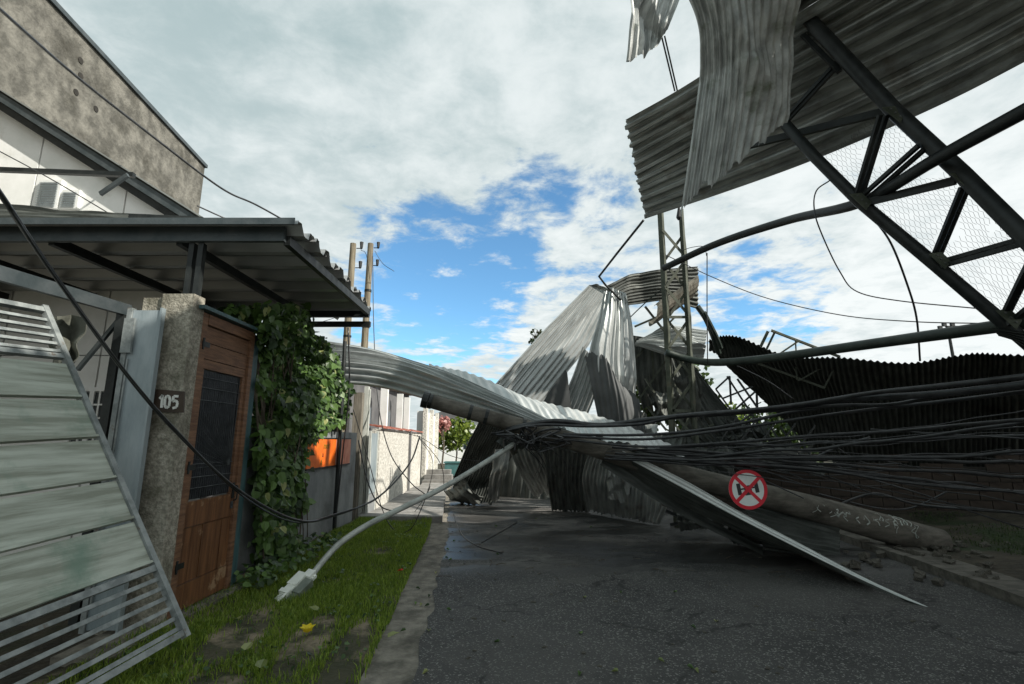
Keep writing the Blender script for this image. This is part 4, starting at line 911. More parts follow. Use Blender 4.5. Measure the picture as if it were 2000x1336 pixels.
for a, b, w_ in [((1478, 700, 12.2), (1503, 648, 12.2), .07), ((1490, 702, 12.1), (1516, 648, 12.1), .05), ((1505, 648, 12.1), (1640, 700, 11.8), .07), ((1520, 695, 12), (1560, 668, 11.9), .04), ((1555, 662, 12), (1557, 700, 11.9), .04), ((1480, 712, 11.7), (1610, 760, 11), .05), ((1610, 760, 11), (1640, 700, 11), .03), ((1560, 745, 11.2), (1640, 700, 11), .03), ((1555, 700, 11.4), (1558, 742, 11.2), .03)]:
    tr.part('member', angle_bar(P(*a), P(*b), w_), steel_grn)
lt = Thing('lattice_scrap', P(1440, 770, 12), 'small twisted lattice girder standing in the gap left of the canopy', 'girder')
for a, b in [((1398, 760, 11.8), (1470, 860, 11.3)), ((1420, 735, 11.8), (1495, 850, 11.3)), ((1398, 760, 11.8), (1425, 735, 11.8)), ((1425, 735, 11.8), (1428, 790, 11.6)), ((1412, 778, 11.7), (1470, 755, 11.6)), ((1430, 805, 11.6), (1475, 765, 11.6)), ((1440, 740, 11.7), (1482, 800, 11.5)), ((1478, 770, 11.6), (1479, 800, 11.5)), ((1445, 825, 11.5), (1480, 800, 11.5))]:
    lt.part('member', bar(P(*a), P(*b), .04, .04), steel_blk)
for i in range(9):
    x = 1370+i*22; lt.part('member', bar(P(x, 812+i*3, 10.8), P(x+55, 900+i*2, 10.4), .035, .035), steel_blk)
for i in range(5):
    x = 1400+i*38; lt.part('member', bar(P(x+40, 815+i*4, 10.8), P(x, 870+i*4, 10.5), .025, .03), steel_blk)

# ================================================================== ROOF TOP RIGHT
rl = [[(1258, 428, 8.8), (1240, 335, 8.65), (1220, 235, 8.3), (1205, 150, 8.0)],
      [(1420, 374, 8.0), (1385, 255, 7.75), (1350, 160, 7.3), (1330, 80, 6.9)],
      [(1590, 312, 7.1), (1530, 170, 6.7), (1500, 62, 6.3), (1480, -40, 5.8)],
      [(1800, 222, 6.3), (1740, 60, 5.9), (1690, -60, 5.5), (1650, -200, 5.0)],
      [(2010, 116, 5.6), (1960, -60, 5.2), (1900, -220, 4.8), (1850, -400, 4.4)],
      [(2420, -110, 4.7), (2380, -330, 4.3), (2350, -600, 4.0), (2300, -900, 3.7)]]
def roofctrl(sel): return [[P(*row[i]) for i in sel] for row in rl]
# the upper strip only exists right of the torn corner
rt = Thing('overhead_roof', P(1750, 100, 6), 'big overhead corrugated roof torn at its left end, seen from below at top right, with unseen sheets added to shade the street', 'roof')
full = [[P(*c) for c in row[:3]] for row in rl]
nP = 5
for p in range(nP):
    g_ = corr(full, 11, .036, 60, s0=p/nP, s1=min(1, (p+1)/nP+.012), crumple=.02, cseed=50, seed=50+p, rag0=.004, shape='trap'); V = g_[0].copy(); V[:, 2] += .006*(p % 2)
    rt.part('roof_sheet', (V, g_[1], g_[2]), galv)
up2 = [[P(*row[2]), P(*row[3])] for row in rl[2:]]
for p in range(2):
    g_ = corr(up2, 6, .036, 40, s0=p/2, s1=min(1, (p+1)/2+.02), crumple=.03, cseed=60, seed=60+p, shape='trap'); V = g_[0].copy(); V[:, 2] += .008
    rt.part('roof_sheet', (V, g_[1], g_[2]), galv_old)
ext = [[(2.0, -7, 7.3), (2.0, -1, 7.25), (2.0, 4.5, 7.15)], [(6, -7, 7.4), (6, -1, 7.35), (6, 4.6, 7.3)], [(12, -7, 7.5), (12, 2, 7.5), (12, 10.0, 7.4)], [(22, -7, 7.6), (22, 5, 7.6), (22, 18, 7.5)]]  # unseen roof extension, shaped out of frame to shade street, gate and canopy
for p in range(6):
    g_ = corr([[Vector(c) for c in row] for row in ext], 60, .036, 30, s0=p/6, s1=min(1, (p+1)/6+.004), seed=90+p, shape='trap'); V = g_[0].copy(); V[:, 2] += .008*(p % 2)
    rt.part('roof_sheet', (V, g_[1], g_[2]), galv_old)
rt.part('purlin', bar(P(1400, 300, 7.4), P(1740, 215, 5.85), .05, .09), steel_blk)
rt.part('purlin', bar(P(1560, 60, 6.2), P(1640, 140, 5.9), .05, .05), steel_blk)

tr2 = Thing('roof_truss', P(1750, 400, 5.5), 'heavy black roof truss with wire mesh crossing the sky at upper right', 'truss')
lc = [P(1500, 205, 6.6), P(1590, 305, 6.15), P(1680, 395, 5.8), P(1830, 520, 5.4), P(2030, 690, 4.9)]
uc = [P(1520, -30, 6.4), P(1600, 60, 6.0), P(1745, 215, 5.45), P(1880, 340, 4.9), P(2060, 520, 4.3)]
lc.append(lc[-1]+(lc[-1]-lc[-2])*1.6); uc.append(uc[-1]+(uc[-1]-uc[-2])*1.6)
tr2.part('lower_chord', tube(lc, .066, 10, smooth=False), steel_blk, smooth=True)
tr2.part('upper_chord', tube(uc, .080, 10, smooth=False), steel_blk, smooth=True)
def web(a, b, gap=.07):
    a = P(*a); b = P(*b); d_ = (b-a).normalized(); s_ = d_.cross(Vector((0, 1, 0))).normalized()*gap/2
    tr2.part('web_member', bar(a+s_, b+s_, .042, .042), steel_blk); tr2.part('web_member', bar(a-s_, b-s_, .042, .042), steel_blk)
web((1678, 380, 5.8), (1725, 225, 5.45)); web((1690, 385, 5.78), (1800, 288, 5.15)); web((1695, 395, 5.75), (1868, 352, 4.95), .05)
web((1830, 498, 5.4), (1885, 365, 4.9)); web((1840, 515, 5.35), (2030, 462, 4.5), .06); web((1965, 612, 5.0), (2020, 500, 4.5)); web((1975, 630, 5.0), (2060, 560, 4.5))
web((1640, 120, 6.0), (1530, 240, 6.4), .04)
for (x, y, t_, a_) in [(1680, 392, 5.66, .13), (1835, 508, 5.28, .11), (1745, 222, 5.34, .13), (1880, 352, 4.85, .12), (1970, 622, 4.9, .12)]:
    c = P(x, y, t_); d1 = (lc[-2]-lc[0]).normalized(); n1_ = Vector((0, -1, 0)); d2 = n1_.cross(d1).normalized()
    pl_ = tr2.part('gusset_plate', prism([c-d1*a_-d2*.03, c-d1*a_*.6+d2*.09, c+d1*a_*.6+d2*.09, c+d1*a_-d2*.03], (0, .008, 0)), steel_grn)
    for k in (-.5, 0, .5): q_ = c+d1*a_*k+d2*.02; tr2.part('bolt', tube([q_, q_+Vector((0, -.012, 0))], .011, 6, smooth=False), galv_old, pl_)
# wire mesh: hexagonal-looking zigzag wires in the plane between the chords
A0, A1, B0, B1 = P(1600, 310, 6.12), P(1990, 655, 5.0), P(1735, 205, 5.5), P(2050, 505, 4.35)
def mp_(u, v): return (A0.lerp(A1, u)).lerp(B0.lerp(B1, u), v) + Vector((0, .05+.07*mnoise.noise(Vector((u*4, v*3, 0))), 0)) + Vector((.02*mnoise.noise(Vector((u*7, v*6, 4))), 0, .02*mnoise.noise(Vector((u*7, v*6, 8)))))
V = []; Fs = []
def wire_seg(p, q, r=.0016):
    d_ = (q-p); s_ = d_.cross(Vector((0, 1, 0))).normalized()*r; w_ = s_.cross(d_).normalized()*r; n = len(V)
    for e_ in (p, q):
        for c in (s_, -.5*s_+.87*w_, -.5*s_-.87*w_): V.append(e_+c)
    for k in range(3): Fs.append((n+k, n+(k+1) % 3, n+3+(k+1) % 3, n+3+k))
nu, nv = 56, 24
for i in range(nv+1):
    for j in range(nu):
        u0, u1 = j/nu, (j+1)/nu; v0 = (i+(.28 if j % 2 else -.28))/nv; v1 = (i+(-.28 if j % 2 else .28))/nv
        if i % 2: v0, v1 = v1, v0
        if mnoise.noise(Vector((u0*9, i/nv*5, 7))) > .42 or random.random() < .02: continue
        wire_seg(mp_(u0, min(1, max(0, v0))), mp_(u1, min(1, max(0, v1))))
tr2.part('wire_mesh', (V, Fs), rod)['kind'] = 'stuff'

single('purlin_pipe', tube([P(1296, 524, 9.9), P(1400, 476, 9.0), P(1540, 430, 7.6), P(1680, 396, 6.0), P(1830, 310, 4.9), P(2060, 185, 3.9), P(2060, 185, 3.9)+(P(2060, 185, 3.9)-P(1830, 310, 4.9))*1.3], .063, 12, seg=40), steel_blk, 'long bent black pipe running from the tower up to the right frame edge', 'pipe', smooth=True)
single('purlin_pipe', tube([P(1300, 688, 9.9), P(1345, 702, 9.8), P(1400, 708, 9.3), P(1500, 700, 8.4), P(1700, 672, 6.8), P(1960, 636, 5.2), P(2060, 622, 4.9), P(2060, 622, 4.9)+(P(2060, 622, 4.9)-P(1960, 636, 5.2))*4], .07, 12, seg=40), steel_green_dark, 'long sagging green pipe running from the tower to the lower truss joint', 'pipe', smooth=True)
single('broken_joint_plate', corr([[P(1935, 640, 5.0), P(1950, 655, 5.0)], [P(1975, 645, 4.95), P(1985, 668, 4.95)], [P(2020, 650, 4.9), P(2020, 690, 4.9)]], 5, .02, 10, rag1=.1, seed=70), galv_dark, 'torn plate scrap at the lower right truss joint', 'metal sheet')

# hanging torn sheets
sheet_thing('torn_hanging_sheet', [[P(1300, -90, 5.6), P(1440, -110, 5.5), P(1590, -90, 5.7)], [P(1358, 30, 5.75), P(1450, 15, 5.6), P(1566, 10, 5.8)], [P(1366, 120, 5.9), P(1452, 112, 5.7), P(1556, 105, 5.9)], [P(1356, 230, 6.0), P(1445, 215, 5.85), P(1545, 185, 6.0)], [P(1328, 425, 6.1), P(1425, 345, 5.95), P(1534, 245, 6.05)]], 14, algae,
            'large mossy corrugated sheet hanging torn from the overhead roof', amp=.018, along=90, crumple=.010, seed=80, rag1=.055, dents=8, creases=3, ch=.5)
sheet_thing('small_hanging_sheet', [[P(1245, -60, 6.6), P(1290, -60, 6.7), P(1352, -80, 6.6)], [P(1233, 20, 6.6), P(1275, 20, 6.75), P(1325, 5, 6.6)], [P(1222, 122, 6.7), P(1262, 112, 6.8), P(1302, 62, 6.7)]], 6, algae, 'smaller torn corrugated strip hanging at the top left of the big hanging sheet', amp=.022, along=40, crumple=.015, creases=2, ch=.5, seed=81, rag1=.08)
for a, b in [((1292, 70, 7.2), (1318, 178, 7.6)), ((1298, 70, 7.2), (1323, 178, 7.6))]:
    single('hanging_rod', bar(P(*a), P(*b), .02, .02), steel_blk, 'thin dark rod hanging under the smaller torn strip', 'rod', group='rods under the torn strip')
single('bent_rod', tube([P(1257, 430, 8.9), P(1205, 495, 9.5), P(1170, 540, 10.1), P(1182, 556, 10.4), P(1212, 586, 10.6)], .022, 8, smooth=False), steel_blk, 'thin black kinked rod between the overhead roof corner and the pile top', 'rod')
single('hanging_weight', tube([P(1326, 405, 9.4), P(1326, 424, 9.4), P(1326, 430, 9.4)], [.02, .05, .02], 8, seg=6), black, 'small round black insulator hanging at the top of the tower', 'insulator')

# ================================================================== ROUND SIGN
sc = P(1461, 956, 6.55); RS = .252
sg = Thing('prohibition_sign', sc-Vector((0, 0, RS)), 'round red and white traffic sign with a red cross over a black axle symbol', 'traffic sign')
# sign tilts slightly
sR = Matrix.Rotation(math.radians(-8), 3, 'Y'); fwd = Vector((0, -1, .08)).normalized()
def sp_(x, y, d_=0): 
    v = sR @ Vector((x, 0, y)); return sc+v-fwd*0+fwd*d_
def disc(r0, r1, d0, d1, n=48, a0=0, a1=2*math.pi):
    V = []; Fs = []; full_ = abs(a1-a0-2*math.pi) < 1e-6
    m = n if full_ else n+1
    for k in range(m):
        a = a0+(a1-a0)*k/n
        for r_ in (r0, r1):
            for dd in (d0, d1): V.append(sp_(r_*math.cos(a), r_*math.sin(a), dd))
    for k in range(n):
        i = k*4; j = ((k+1) % m)*4
        Fs += [(i+1, j+1, j+3, i+3), (i, i+2, j+2, j), (i+2, i+3, j+3, j+2), (i, j, j+1, i+1)]
    return V, Fs
sg.part('plate', disc(.001, RS, -.004, 0), signwhite); sg.part('red_rim', disc(RS*.83, RS, .0005, .003), red)
for an in (math.radians(36), math.radians(127)):
    c, s_ = math.cos(an), math.sin(an); w_ = RS*.085; Lr = RS*.85; dd = .0055 if an < 1 else .0045
    q_ = [(c*Lr-s_*w_, s_*Lr+c*w_), (-c*Lr-s_*w_, -s_*Lr+c*w_), (-c*Lr+s_*w_, -s_*Lr-c*w_), (c*Lr+s_*w_, s_*Lr-c*w_)]
    V = [sp_(x, y, dd) for x, y in q_]+[sp_(x, y, .0005) for x, y in q_]
    sg.part('red_bar', (V, [(0, 1, 2, 3), (7, 6, 5, 4), (0, 4, 5, 1), (1, 5, 6, 2), (2, 6, 7, 3), (3, 7, 4, 0)]), red)
def rect_(x0, x1, y0, y1, dd):
    q_ = [(x0, y0), (x1, y0), (x1, y1), (x0, y1)]; V = [sp_(x*RS, y*RS, dd) for x, y in q_]+[sp_(x*RS, y*RS, .0004) for x, y in q_]
    return V, [(0, 1, 2, 3), (7, 6, 5, 4), (0, 4, 5, 1), (1, 5, 6, 2), (2, 6, 7, 3), (3, 7, 4, 0)]
sg.part('symbol', join(rect_(-.56, -.36, -.22, .36, .003), rect_(.36, .56, -.22, .36, .003), rect_(-.355, .355, .02, .10, .003), rect_(-.19, .19, -.28, .20, .0032)), black)

# ================================================================== BRICK WALL at right
b0 = Vector((2.6, 12.9, 0)); b1 = Vector((12.6, 10.0, 0)); bd = (b1-b0).normalized(); bn_ = Vector((-bd.y, bd.x, 0)); LB = (b1-b0).length
bw = Thing('brick_wall', (b0+b1)/2, 'long low dark brick wall behind the tangled cables at right', 'wall')
bw.part('mortar_core', obox(b0+bn_*.02, bd*LB, bn_*.16, (0, 0, 1.05)), mortar)
bwid, bh = .39, .185
tm = []
me_b = None
for r_ in range(7):
    x = -(r_ % 2)*bwid/2
    while x < LB-.02:
        x0 = max(x, 0)+.008; x1 = min(x+bwid, LB)-.008
        if x1-x0 > .05 and not (r_ >= 5 and random.random() < (.25 if r_ == 5 else .6)):
            c = b0+bd*((x0+x1)/2)+Vector((0, 0, r_*bh+bh/2+.01)); full_len = x1-x0
            if me_b is None:
                V, Fs = obox(-bd*.187-Vector((0, 0, bh/2-.008))-bn_*.012, bd*.374, bn_*.05, (0, 0, bh-.016)); me_b = bpy.data.meshes.new('brick'); me_b.from_pydata([tuple(v) for v in V], [], Fs); me_b.materials.append(brickmat)
            o = bpy.data.objects.new('brick', me_b); COL.objects.link(o); o.parent = bw.o; o.location = c-bw.base+bn_*random.uniform(-.012, .006)
        x += bwid
# ================================================================== CABLES
CN = 0
def cable(pts_, r, label=None, group=None, mat=rubber, seg=None, n=6, name='cable', cat='cable'):
    single(name, tube([P(*p) if not isinstance(p, Vector) else p for p in pts_], r, n, seg=seg or (len(pts_)-1)*8), mat, label, cat, group=group, smooth=True)
cable([(-60, 300, 2.3), (0, 378, 2.5), (100, 528, 3.0), (250, 735, 3.7), (350, 850, 4.1), (470, 960, 4.7), (580, 1016, 5.4), (650, 1008, 6.2), (740, 970, 7.4), (800, 905, 8.5), (820, 852, 9.2)], .0135, 'thick black cable crossing the leaning gate and number board down past the door', seg=70, n=8)
cable([(-60, 310, 2.35), (10, 395, 2.55), (110, 545, 3.02), (255, 738, 3.68), (350, 846, 4.08), (470, 966, 4.72), (575, 1020, 5.42), (655, 1004, 6.22), (735, 975, 7.4), (775, 930, 8.3)], .008, 'thinner black cable twisted alongside the thick cable over the leaning gate', seg=70)
cable([(-60, -40, 4.2), (0, 18, 4.6), (150, 150, 5.8), (300, 268, 7.0), (400, 345, 8), (450, 378, 8.6), (500, 400, 9.2), (572, 440, 10)], .016, 'black cable crossing in front of the stained concrete wall to the carport roof')
cable([(-50, 270, 5.2), (0, 296, 5.3), (100, 350, 5.4), (215, 418, 5.5)], .006, 'thin wire crossing in front of the louvre vents')
cable([(385, 402, 7), (420, 418, 7.2), (462, 436, 7.4)], .01, 'short wire from the gable end to the carport roof')
for (pts_, r, lab) in [
    ([(680, 640, 9), (682, 760, 8.95), (670, 880, 8.9), (652, 1050, 8.6)], .014, 'dark cable hanging straight down beside the orange banner'),
    ([(728, 500, 13), (730, 640, 12), (738, 780, 10.8), (760, 880, 10), (800, 940, 9.6), (830, 965, 9.4)], .010, 'wire looping from the right utility pole down past the white wall'),
    ([(700, 860, 9.6), (718, 940, 9.2), (745, 990, 9), (790, 994, 9), (830, 965, 9)], .012, 'wire looping low in front of the pale grey gate'),
    ([(690, 800, 9.8), (720, 900, 9.4), (745, 990, 9), (770, 1035, 8.8), (800, 1035, 8.6), (820, 1000, 8.6), (840, 950, 8.8)], .008, 'wire loop drooping onto the pavement edge'),
    ([(735, 840, 10), (815, 852, 9.6), (880, 890, 9.2), (960, 905, 8.8)], .006, 'thin wire stretched from the white wall to the lamp arm'),
    ([(815, 850, 9.8), (860, 905, 9.4), (868, 960, 9.2)], .007, 'short wire hanging off the end of the white wall'),
    ([(818, 855, 9.8), (845, 900, 9.6), (835, 960, 9.4), (810, 1000, 9.2)], .006, 'curled wire at the end of the white wall'),
    ([(885, 1000, 9.6), (900, 1040, 8.8), (930, 1065, 8.3), (980, 1080, 8.0)], .008, 'black wire lying curved on the road by the pavement corner'),
    ([(940, 1060, 8.4), (985, 1035, 8.9), (1010, 1020, 9.3)], .006, 'thin wire lying straight on the road before the pile'),
    ([(1620, 353, 6), (1595, 372, 6), (1590, 405, 6), (1602, 450, 6), (1640, 530, 6.4), (1675, 570, 6.8), (1760, 588, 7), (1925, 604, 6.4)], .008, 'thin wire looping in the sky left of the roof truss'),
    ([(1705, 425, 5.8), (1740, 475, 6), (1770, 550, 6.2), (1790, 620, 6.4), (1797, 705, 6.6)], .012, 'wire hanging from the truss joint straight to the canopy'),
    ([(1300, 498, 9.9), (1400, 545, 9.6), (1500, 583, 9), (1640, 615, 8), (1780, 628, 7), (1935, 632, 6)], .008, 'long thin wire sagging across the sky above the canopy'),
    ([(1381, 494, 9), (1381, 600, 9), (1382, 712, 9)], .009, 'short vertical wire hanging right of the tower'),
    ([(1440, 715, 9), (1500, 745, 9), (1550, 780, 9)], .012, 'short curved wire before the left end of the canopy'),
    ([(1330, 490, 9.6), (1352, 483, 9.5), (1375, 482, 9.4), (1380, 500, 9.4)], .006, 'tiny wire loop beside the tower top'),
    ]:
    if 'lying' in lab: pts_ = [G(p[0], p[1], .02) for p in pts_]
    cable(pts_, r, lab)
for k, (px, pts_) in enumerate([(732, [(732, 490, 13.5), (748, 515, 13.5), (770, 530, 13.5)]), (0, [(705, 488, 12.3), (716, 500, 12.8), (724, 560, 13.4)]), (0, [(695, 560, 12.3), (705, 590, 12.8), (715, 640, 13.5)]), (0, [(590, 640, 12), (650, 622, 12.2), (688, 608, 12.3)])]):
    cable(pts_, .007, 'loose thin wire dangling around the two utility poles', 'wires at the utility poles')
# main bundle: from the pole head knot fanning right
knot = [(980, 842, 7.3), (1060, 838, 7.25), (1120, 842, 7.2)]
def fan(pts_, r, lab=None, grp=None):
    pts_ = [P(*p) for p in pts_]
    if len(pts_) > 2 and pts_[-1].x/max(pts_[-1].y, .1) > 1.0: pts_.append(pts_[-1]+(pts_[-1]-pts_[-2]).normalized()*3.2)
    cable(pts_, r, lab, grp, n=7)
fan([(960, 848, 7.3), (1050, 830, 7.2), (1150, 832, 7.1), (1250, 828, 6.9), (1330, 812, 6.6), (1430, 804, 6.2), (1560, 790, 5.7), (1700, 768, 5.1), (1850, 752, 4.5), (2060, 728, 3.9)], .024, 'topmost thick black cable of the bundle sweeping right to the frame edge')
fan([(990, 838, 7.3), (1080, 822, 7.2), (1170, 830, 7.1), (1260, 820, 6.9), (1380, 808, 6.4), (1500, 800, 6.0), (1650, 780, 5.4), (1820, 770, 4.7), (2060, 745, 4.0)], .034, 'thickest black cable of the bundle running just below the topmost one')
fan([(1380, 812, 6.5), (1500, 803, 6.0), (1640, 792, 5.5), (1740, 790, 5.1), (1860, 768, 4.6), (2060, 738, 4.0)], .02, 'glossy cable squeezed between the two thickest ones at right')
fan([(1100, 848, 7.2), (1220, 850, 7.0), (1320, 845, 6.8), (1420, 832, 6.4), (1540, 806, 6.0), (1600, 798, 5.8)], .02, 'cable rising from the pale draped sheet to join the thick ones')
fan([(1080, 850, 7.2), (1250, 858, 6.9), (1400, 842, 6.4), (1560, 818, 5.9), (1700, 800, 5.3), (1860, 782, 4.7), (2060, 758, 4.0)], .019, 'straight cable crossing the dark canopy in the middle of the bundle')
fan([(1090, 856, 7.2), (1250, 872, 6.9), (1400, 866, 6.5), (1600, 850, 5.8), (1750, 842, 5.3), (1900, 828, 4.7), (2060, 815, 4.2)], .018, 'lower straight cable rising gently to the right frame edge')
fan([(1700, 838, 6.2), (1800, 845, 5.8), (2060, 860, 4.8)], .008, 'thin cable falling gently right below the canopy')
mix_grp = 'thin cables low in the right hand tangle'; mix_lab = 'thin black cable in the low tangle stretched before the brick wall'
rr_ = random.Random(3)
for i in range(19):
    y0 = 874+rr_.uniform(0, 26); x0 = 1170+rr_.uniform(0, 200); yR = 795+i*12.5+rr_.uniform(-10, 10); sag = rr_.uniform(-6, 12); tR = rr_.uniform(4.2, 6.2)
    pts_ = []
    for k in range(11):
        f_ = k/10; x = x0+(2060-x0)*f_; y = y0+(yR-y0)*(f_**1.25)+sag*math.sin(f_*math.pi)+rr_.uniform(-4, 4); pts_.append((x, y, 7.1+(tR-7.1)*f_))
    fan(pts_, rr_.choice([.006, .008, .011, .014, .018]), mix_lab, mix_grp)
for i in range(12):
    x0 = 1300+rr_.uniform(0, 350); y0 = 850+rr_.uniform(0, 70); x1 = x0+rr_.uniform(120, 380); y1 = y0+rr_.uniform(-30, 70)
    fan([(x0, y0, 6.9), ((x0+x1)/2, (y0+y1)/2+rr_.uniform(-25, 25), 6.8), (x1, y1, 6.5)], rr_.choice([.005, .007, .009]), mix_lab, mix_grp)
fan([(1620, 905, 7.5), (1700, 935, 7.2), (1800, 965, 6.8), (1900, 1000, 6.5), (2060, 1052, 6.2)], .011, 'single black cable falling right over the grassy bank')
fan([(1630, 990, 7.7), (1680, 970, 7.7), (1720, 965, 7.6), (1790, 985, 7.6), (1900, 995, 7.2), (2040, 1005, 7)], .02, 'thick black cable with a hump above the painted end of the fallen pole')
fan([(1600, 965, 7.9), (1700, 990, 7.8), (1760, 995, 7.8), (1800, 985, 7.7), (1850, 960, 7.6)], .014, 'short dark cable under the humped cable')
fan([(1580, 900, 7.4), (1640, 872, 7.2), (1700, 855, 7.0)], .022, 'short brown branch like cable rising across the tangle') 
# tangled knot at the pole/arm junction
for i in range(11):
    cx_, cy_ = 1000+rr_.uniform(-20, 90), 850+rr_.uniform(-8, 16); pts_ = []
    for k in range(5): pts_.append((cx_+rr_.uniform(-45, 45), cy_+rr_.uniform(-14, 24), 7.15+rr_.uniform(-.2, .2)))
    fan(pts_, rr_.choice([.008, .011, .015]), 'black cable tangled in the knot where lamp arm meets fallen pole', 'tangle at the pole head')
for i in range(7):
    x = 1010+rr_.uniform(0, 60); fan([(x, 868, 7.3), (x+rr_.uniform(20, 50), 900+rr_.uniform(0, 20), 7.6), (x+rr_.uniform(10, 70), 930+rr_.uniform(0, 30), 8)], .006, 'thin wire dangling under the knot of cables', 'wires under the cable knot')

scr = random.Random(12)
for i, (x, y, t_, w_, h_, m_) in enumerate([(1262, 840, 10.3, 60, 50, galv), (1330, 870, 9.6, 70, 45, galv_dark), (1290, 800, 11.6, 50, 70, galv_old), (1400, 900, 9.3, 90, 50, galv_dark), (1120, 872, 7.6, 110, 26, galv_old), (1010, 858, 7.6, 70, 24, galv_dark),
                                            (1370, 1020, 8.3, 90, 34, galv_old), (1460, 1045, 7.7, 80, 26, galv_dark), (1225, 930, 9.9, 70, 60, galv), (1500, 880, 10.5, 90, 45, galv_old), (1350, 780, 11.8, 60, 80, galv_old), (1450, 840, 11.2, 80, 50, galv_dark), (1560, 900, 10.6, 80, 30, galv_old)]):
    j = lambda k: scr.uniform(-k, k)
    ct = [[P(x-w_/2+j(12), y-h_/2+j(10), t_+j(.15)), P(x+j(10), y-h_/2+j(14), t_+j(.2)), P(x+w_/2+j(12), y-h_/2+j(14), t_+j(.2))],
          [P(x-w_/2+j(14), y+j(8), t_+j(.2)), P(x+j(10), y+j(8), t_-.1), P(x+w_/2+j(14), y+j(10), t_+j(.2))],
          [P(x-w_/2+j(16), y+h_/2+j(10), t_+j(.15)), P(x+j(10), y+h_/2+j(14), t_+j(.2)), P(x+w_/2+j(18), y+h_/2+j(12), t_+j(.2))]]
    sheet_thing('torn_roof_scrap', ct, 5+i % 4, m_, 'torn crumpled scrap of corrugated sheet jammed in the pile around the tower foot', amp=.016, along=20, crumple=.03, creases=4, ch=1.0, rag0=.08, rag1=.12, seed=200+i, lin=True, group='torn scraps in the pile')
# ================================================================== RUBBLE, TWIGS, PETALS
def rock(s):
    V = []; n = 8
    import itertools
    vs = [Vector(v) for v in itertools.product((-1, 1), repeat=3)]
    V = [Vector((v.x*random.uniform(.5, 1), v.y*random.uniform(.5, 1), v.z*random.uniform(.35, .8)))*s for v in vs]
    return V, [(0, 1, 3, 2), (4, 6, 7, 5), (0, 4, 5, 1), (2, 3, 7, 6), (0, 2, 6, 4), (1, 5, 7, 3)]
rms = []
for i in range(6):
    V, Fs = rock(1); me = bpy.data.meshes.new('stone'); me.from_pydata([tuple(v) for v in V], [], Fs); me.materials.append(rubble); rms.append(me)
for i in range(120):
    px_, py_ = random.gauss(1800, 62), random.gauss(1058, 20)
    if i > 85: px_, py_ = random.uniform(1650, 1990), random.uniform(1060, 1140)
    p = G(px_, py_, .05); o = bpy.data.objects.new('stone', random.choice(rms)); COL.objects.link(o); o.location = p; s_ = random.uniform(.02, .075); o.scale = (s_, s_, s_*.8); o.rotation_euler = (random.uniform(-.4, .4), random.uniform(-.4, .4), random.uniform(0, 6))
    props(o, 'rough broken stone lying around the foot of the fallen pole', 'stone', 'rubble at the pole foot')
for i in range(110):
    px_, py_ = random.uniform(880, 1500), random.uniform(985, 1120)
    if i > 60: px_, py_ = random.uniform(850, 1900), random.uniform(1120, 1320)
    p = G(px_, py_, .016); o = bpy.data.objects.new('debris_chip', random.choice(rms)); COL.objects.link(o); o.location = p; s_ = random.uniform(.006, .02); o.scale = (s_*1.6, s_, s_*.4); o.rotation_euler = (0, 0, random.uniform(0, 6))
    props(o, 'small chip of debris scattered on the dark asphalt', 'debris', 'debris chips on the road')
for i in range(46):
    px_, py_ = random.uniform(880, 1600), random.uniform(990, 1150); p = G(px_, py_, .02); an = random.uniform(0, 6.28); L_ = random.uniform(.06, .28); q = p+Vector((math.cos(an)*L_, math.sin(an)*L_, random.uniform(0, .02))); m_ = p.lerp(q, .5)+Vector((random.uniform(-.03, .03), random.uniform(-.03, .03), .01))
    single('twig', tube([p, m_, q], random.uniform(.002, .005), 5, seg=6), bark, 'small dark twig lying on the asphalt before the pile', 'twig', group='twigs on the road')
for i in range(40):
    px_, py_ = (random.uniform(840, 1500), random.uniform(1000, 1330)) if i % 2 else (random.uniform(690, 900), random.uniform(1030, 1330))
    c = G(px_, py_, .022); V, Fs = leaf_geo(.05, .035); R_ = Matrix.Rotation(random.uniform(0, 6.28), 3, 'Z')
    single('blown_leaf', ([c+R_ @ Vector(v) for v in V], Fs), random.choice([dryleaf, vinem, vinem]), 'small blown leaf lying flat on the road or its concrete edge', 'leaf', group='blown leaves on the road')
yf = Thing('yellow_flower', G(600, 1236, .06), 'bright yellow fallen flower on the grass', 'flower')
for k in range(6):
    an = k*1.05; R_ = Matrix.Rotation(an, 3, 'Z') @ Matrix.Rotation(.8, 3, 'X'); V, Fs = leaf_geo(.085, .075); yf.part('petal', ([yf.base+R_ @ Vector(v) for v in V], Fs), yellowm)
rp = single('red_flower', ([G(785, 1114, .09)+Matrix.Rotation(.7*k, 3, 'Z') @ Vector(v) for k in range(3) for v in leaf_geo(.06, .04)[0]], [tuple(i+7*k for i in f) for k in range(3) for f in leaf_geo()[1]]), redp, 'small red flower on the grass near the gutter', 'flower')
for i, (px_, py_, lab) in enumerate([(478, 1270, 'large pale leaf on bare soil near the gate corner'), (620, 1192, 'round pale green leaf beside the lamp head'), (462, 1133, 'yellow green leaf at the foot of the wooden door'), (460, 1208, 'yellow green leaf low on the step edge'), (757, 1245, 'small dry leaf on the gutter strip'), (508, 1305, 'crumpled pale leaf near the picture bottom')]):
    V, Fs = leaf_geo(.10, .075); c = G(px_, py_, .10); R_ = Matrix.Rotation(i*1.3, 3, 'Z') @ Matrix.Rotation(.3, 3, 'X'); single('fallen_leaf', ([c+R_ @ Vector(v) for v in V], Fs), dryleaf, lab, 'leaf')

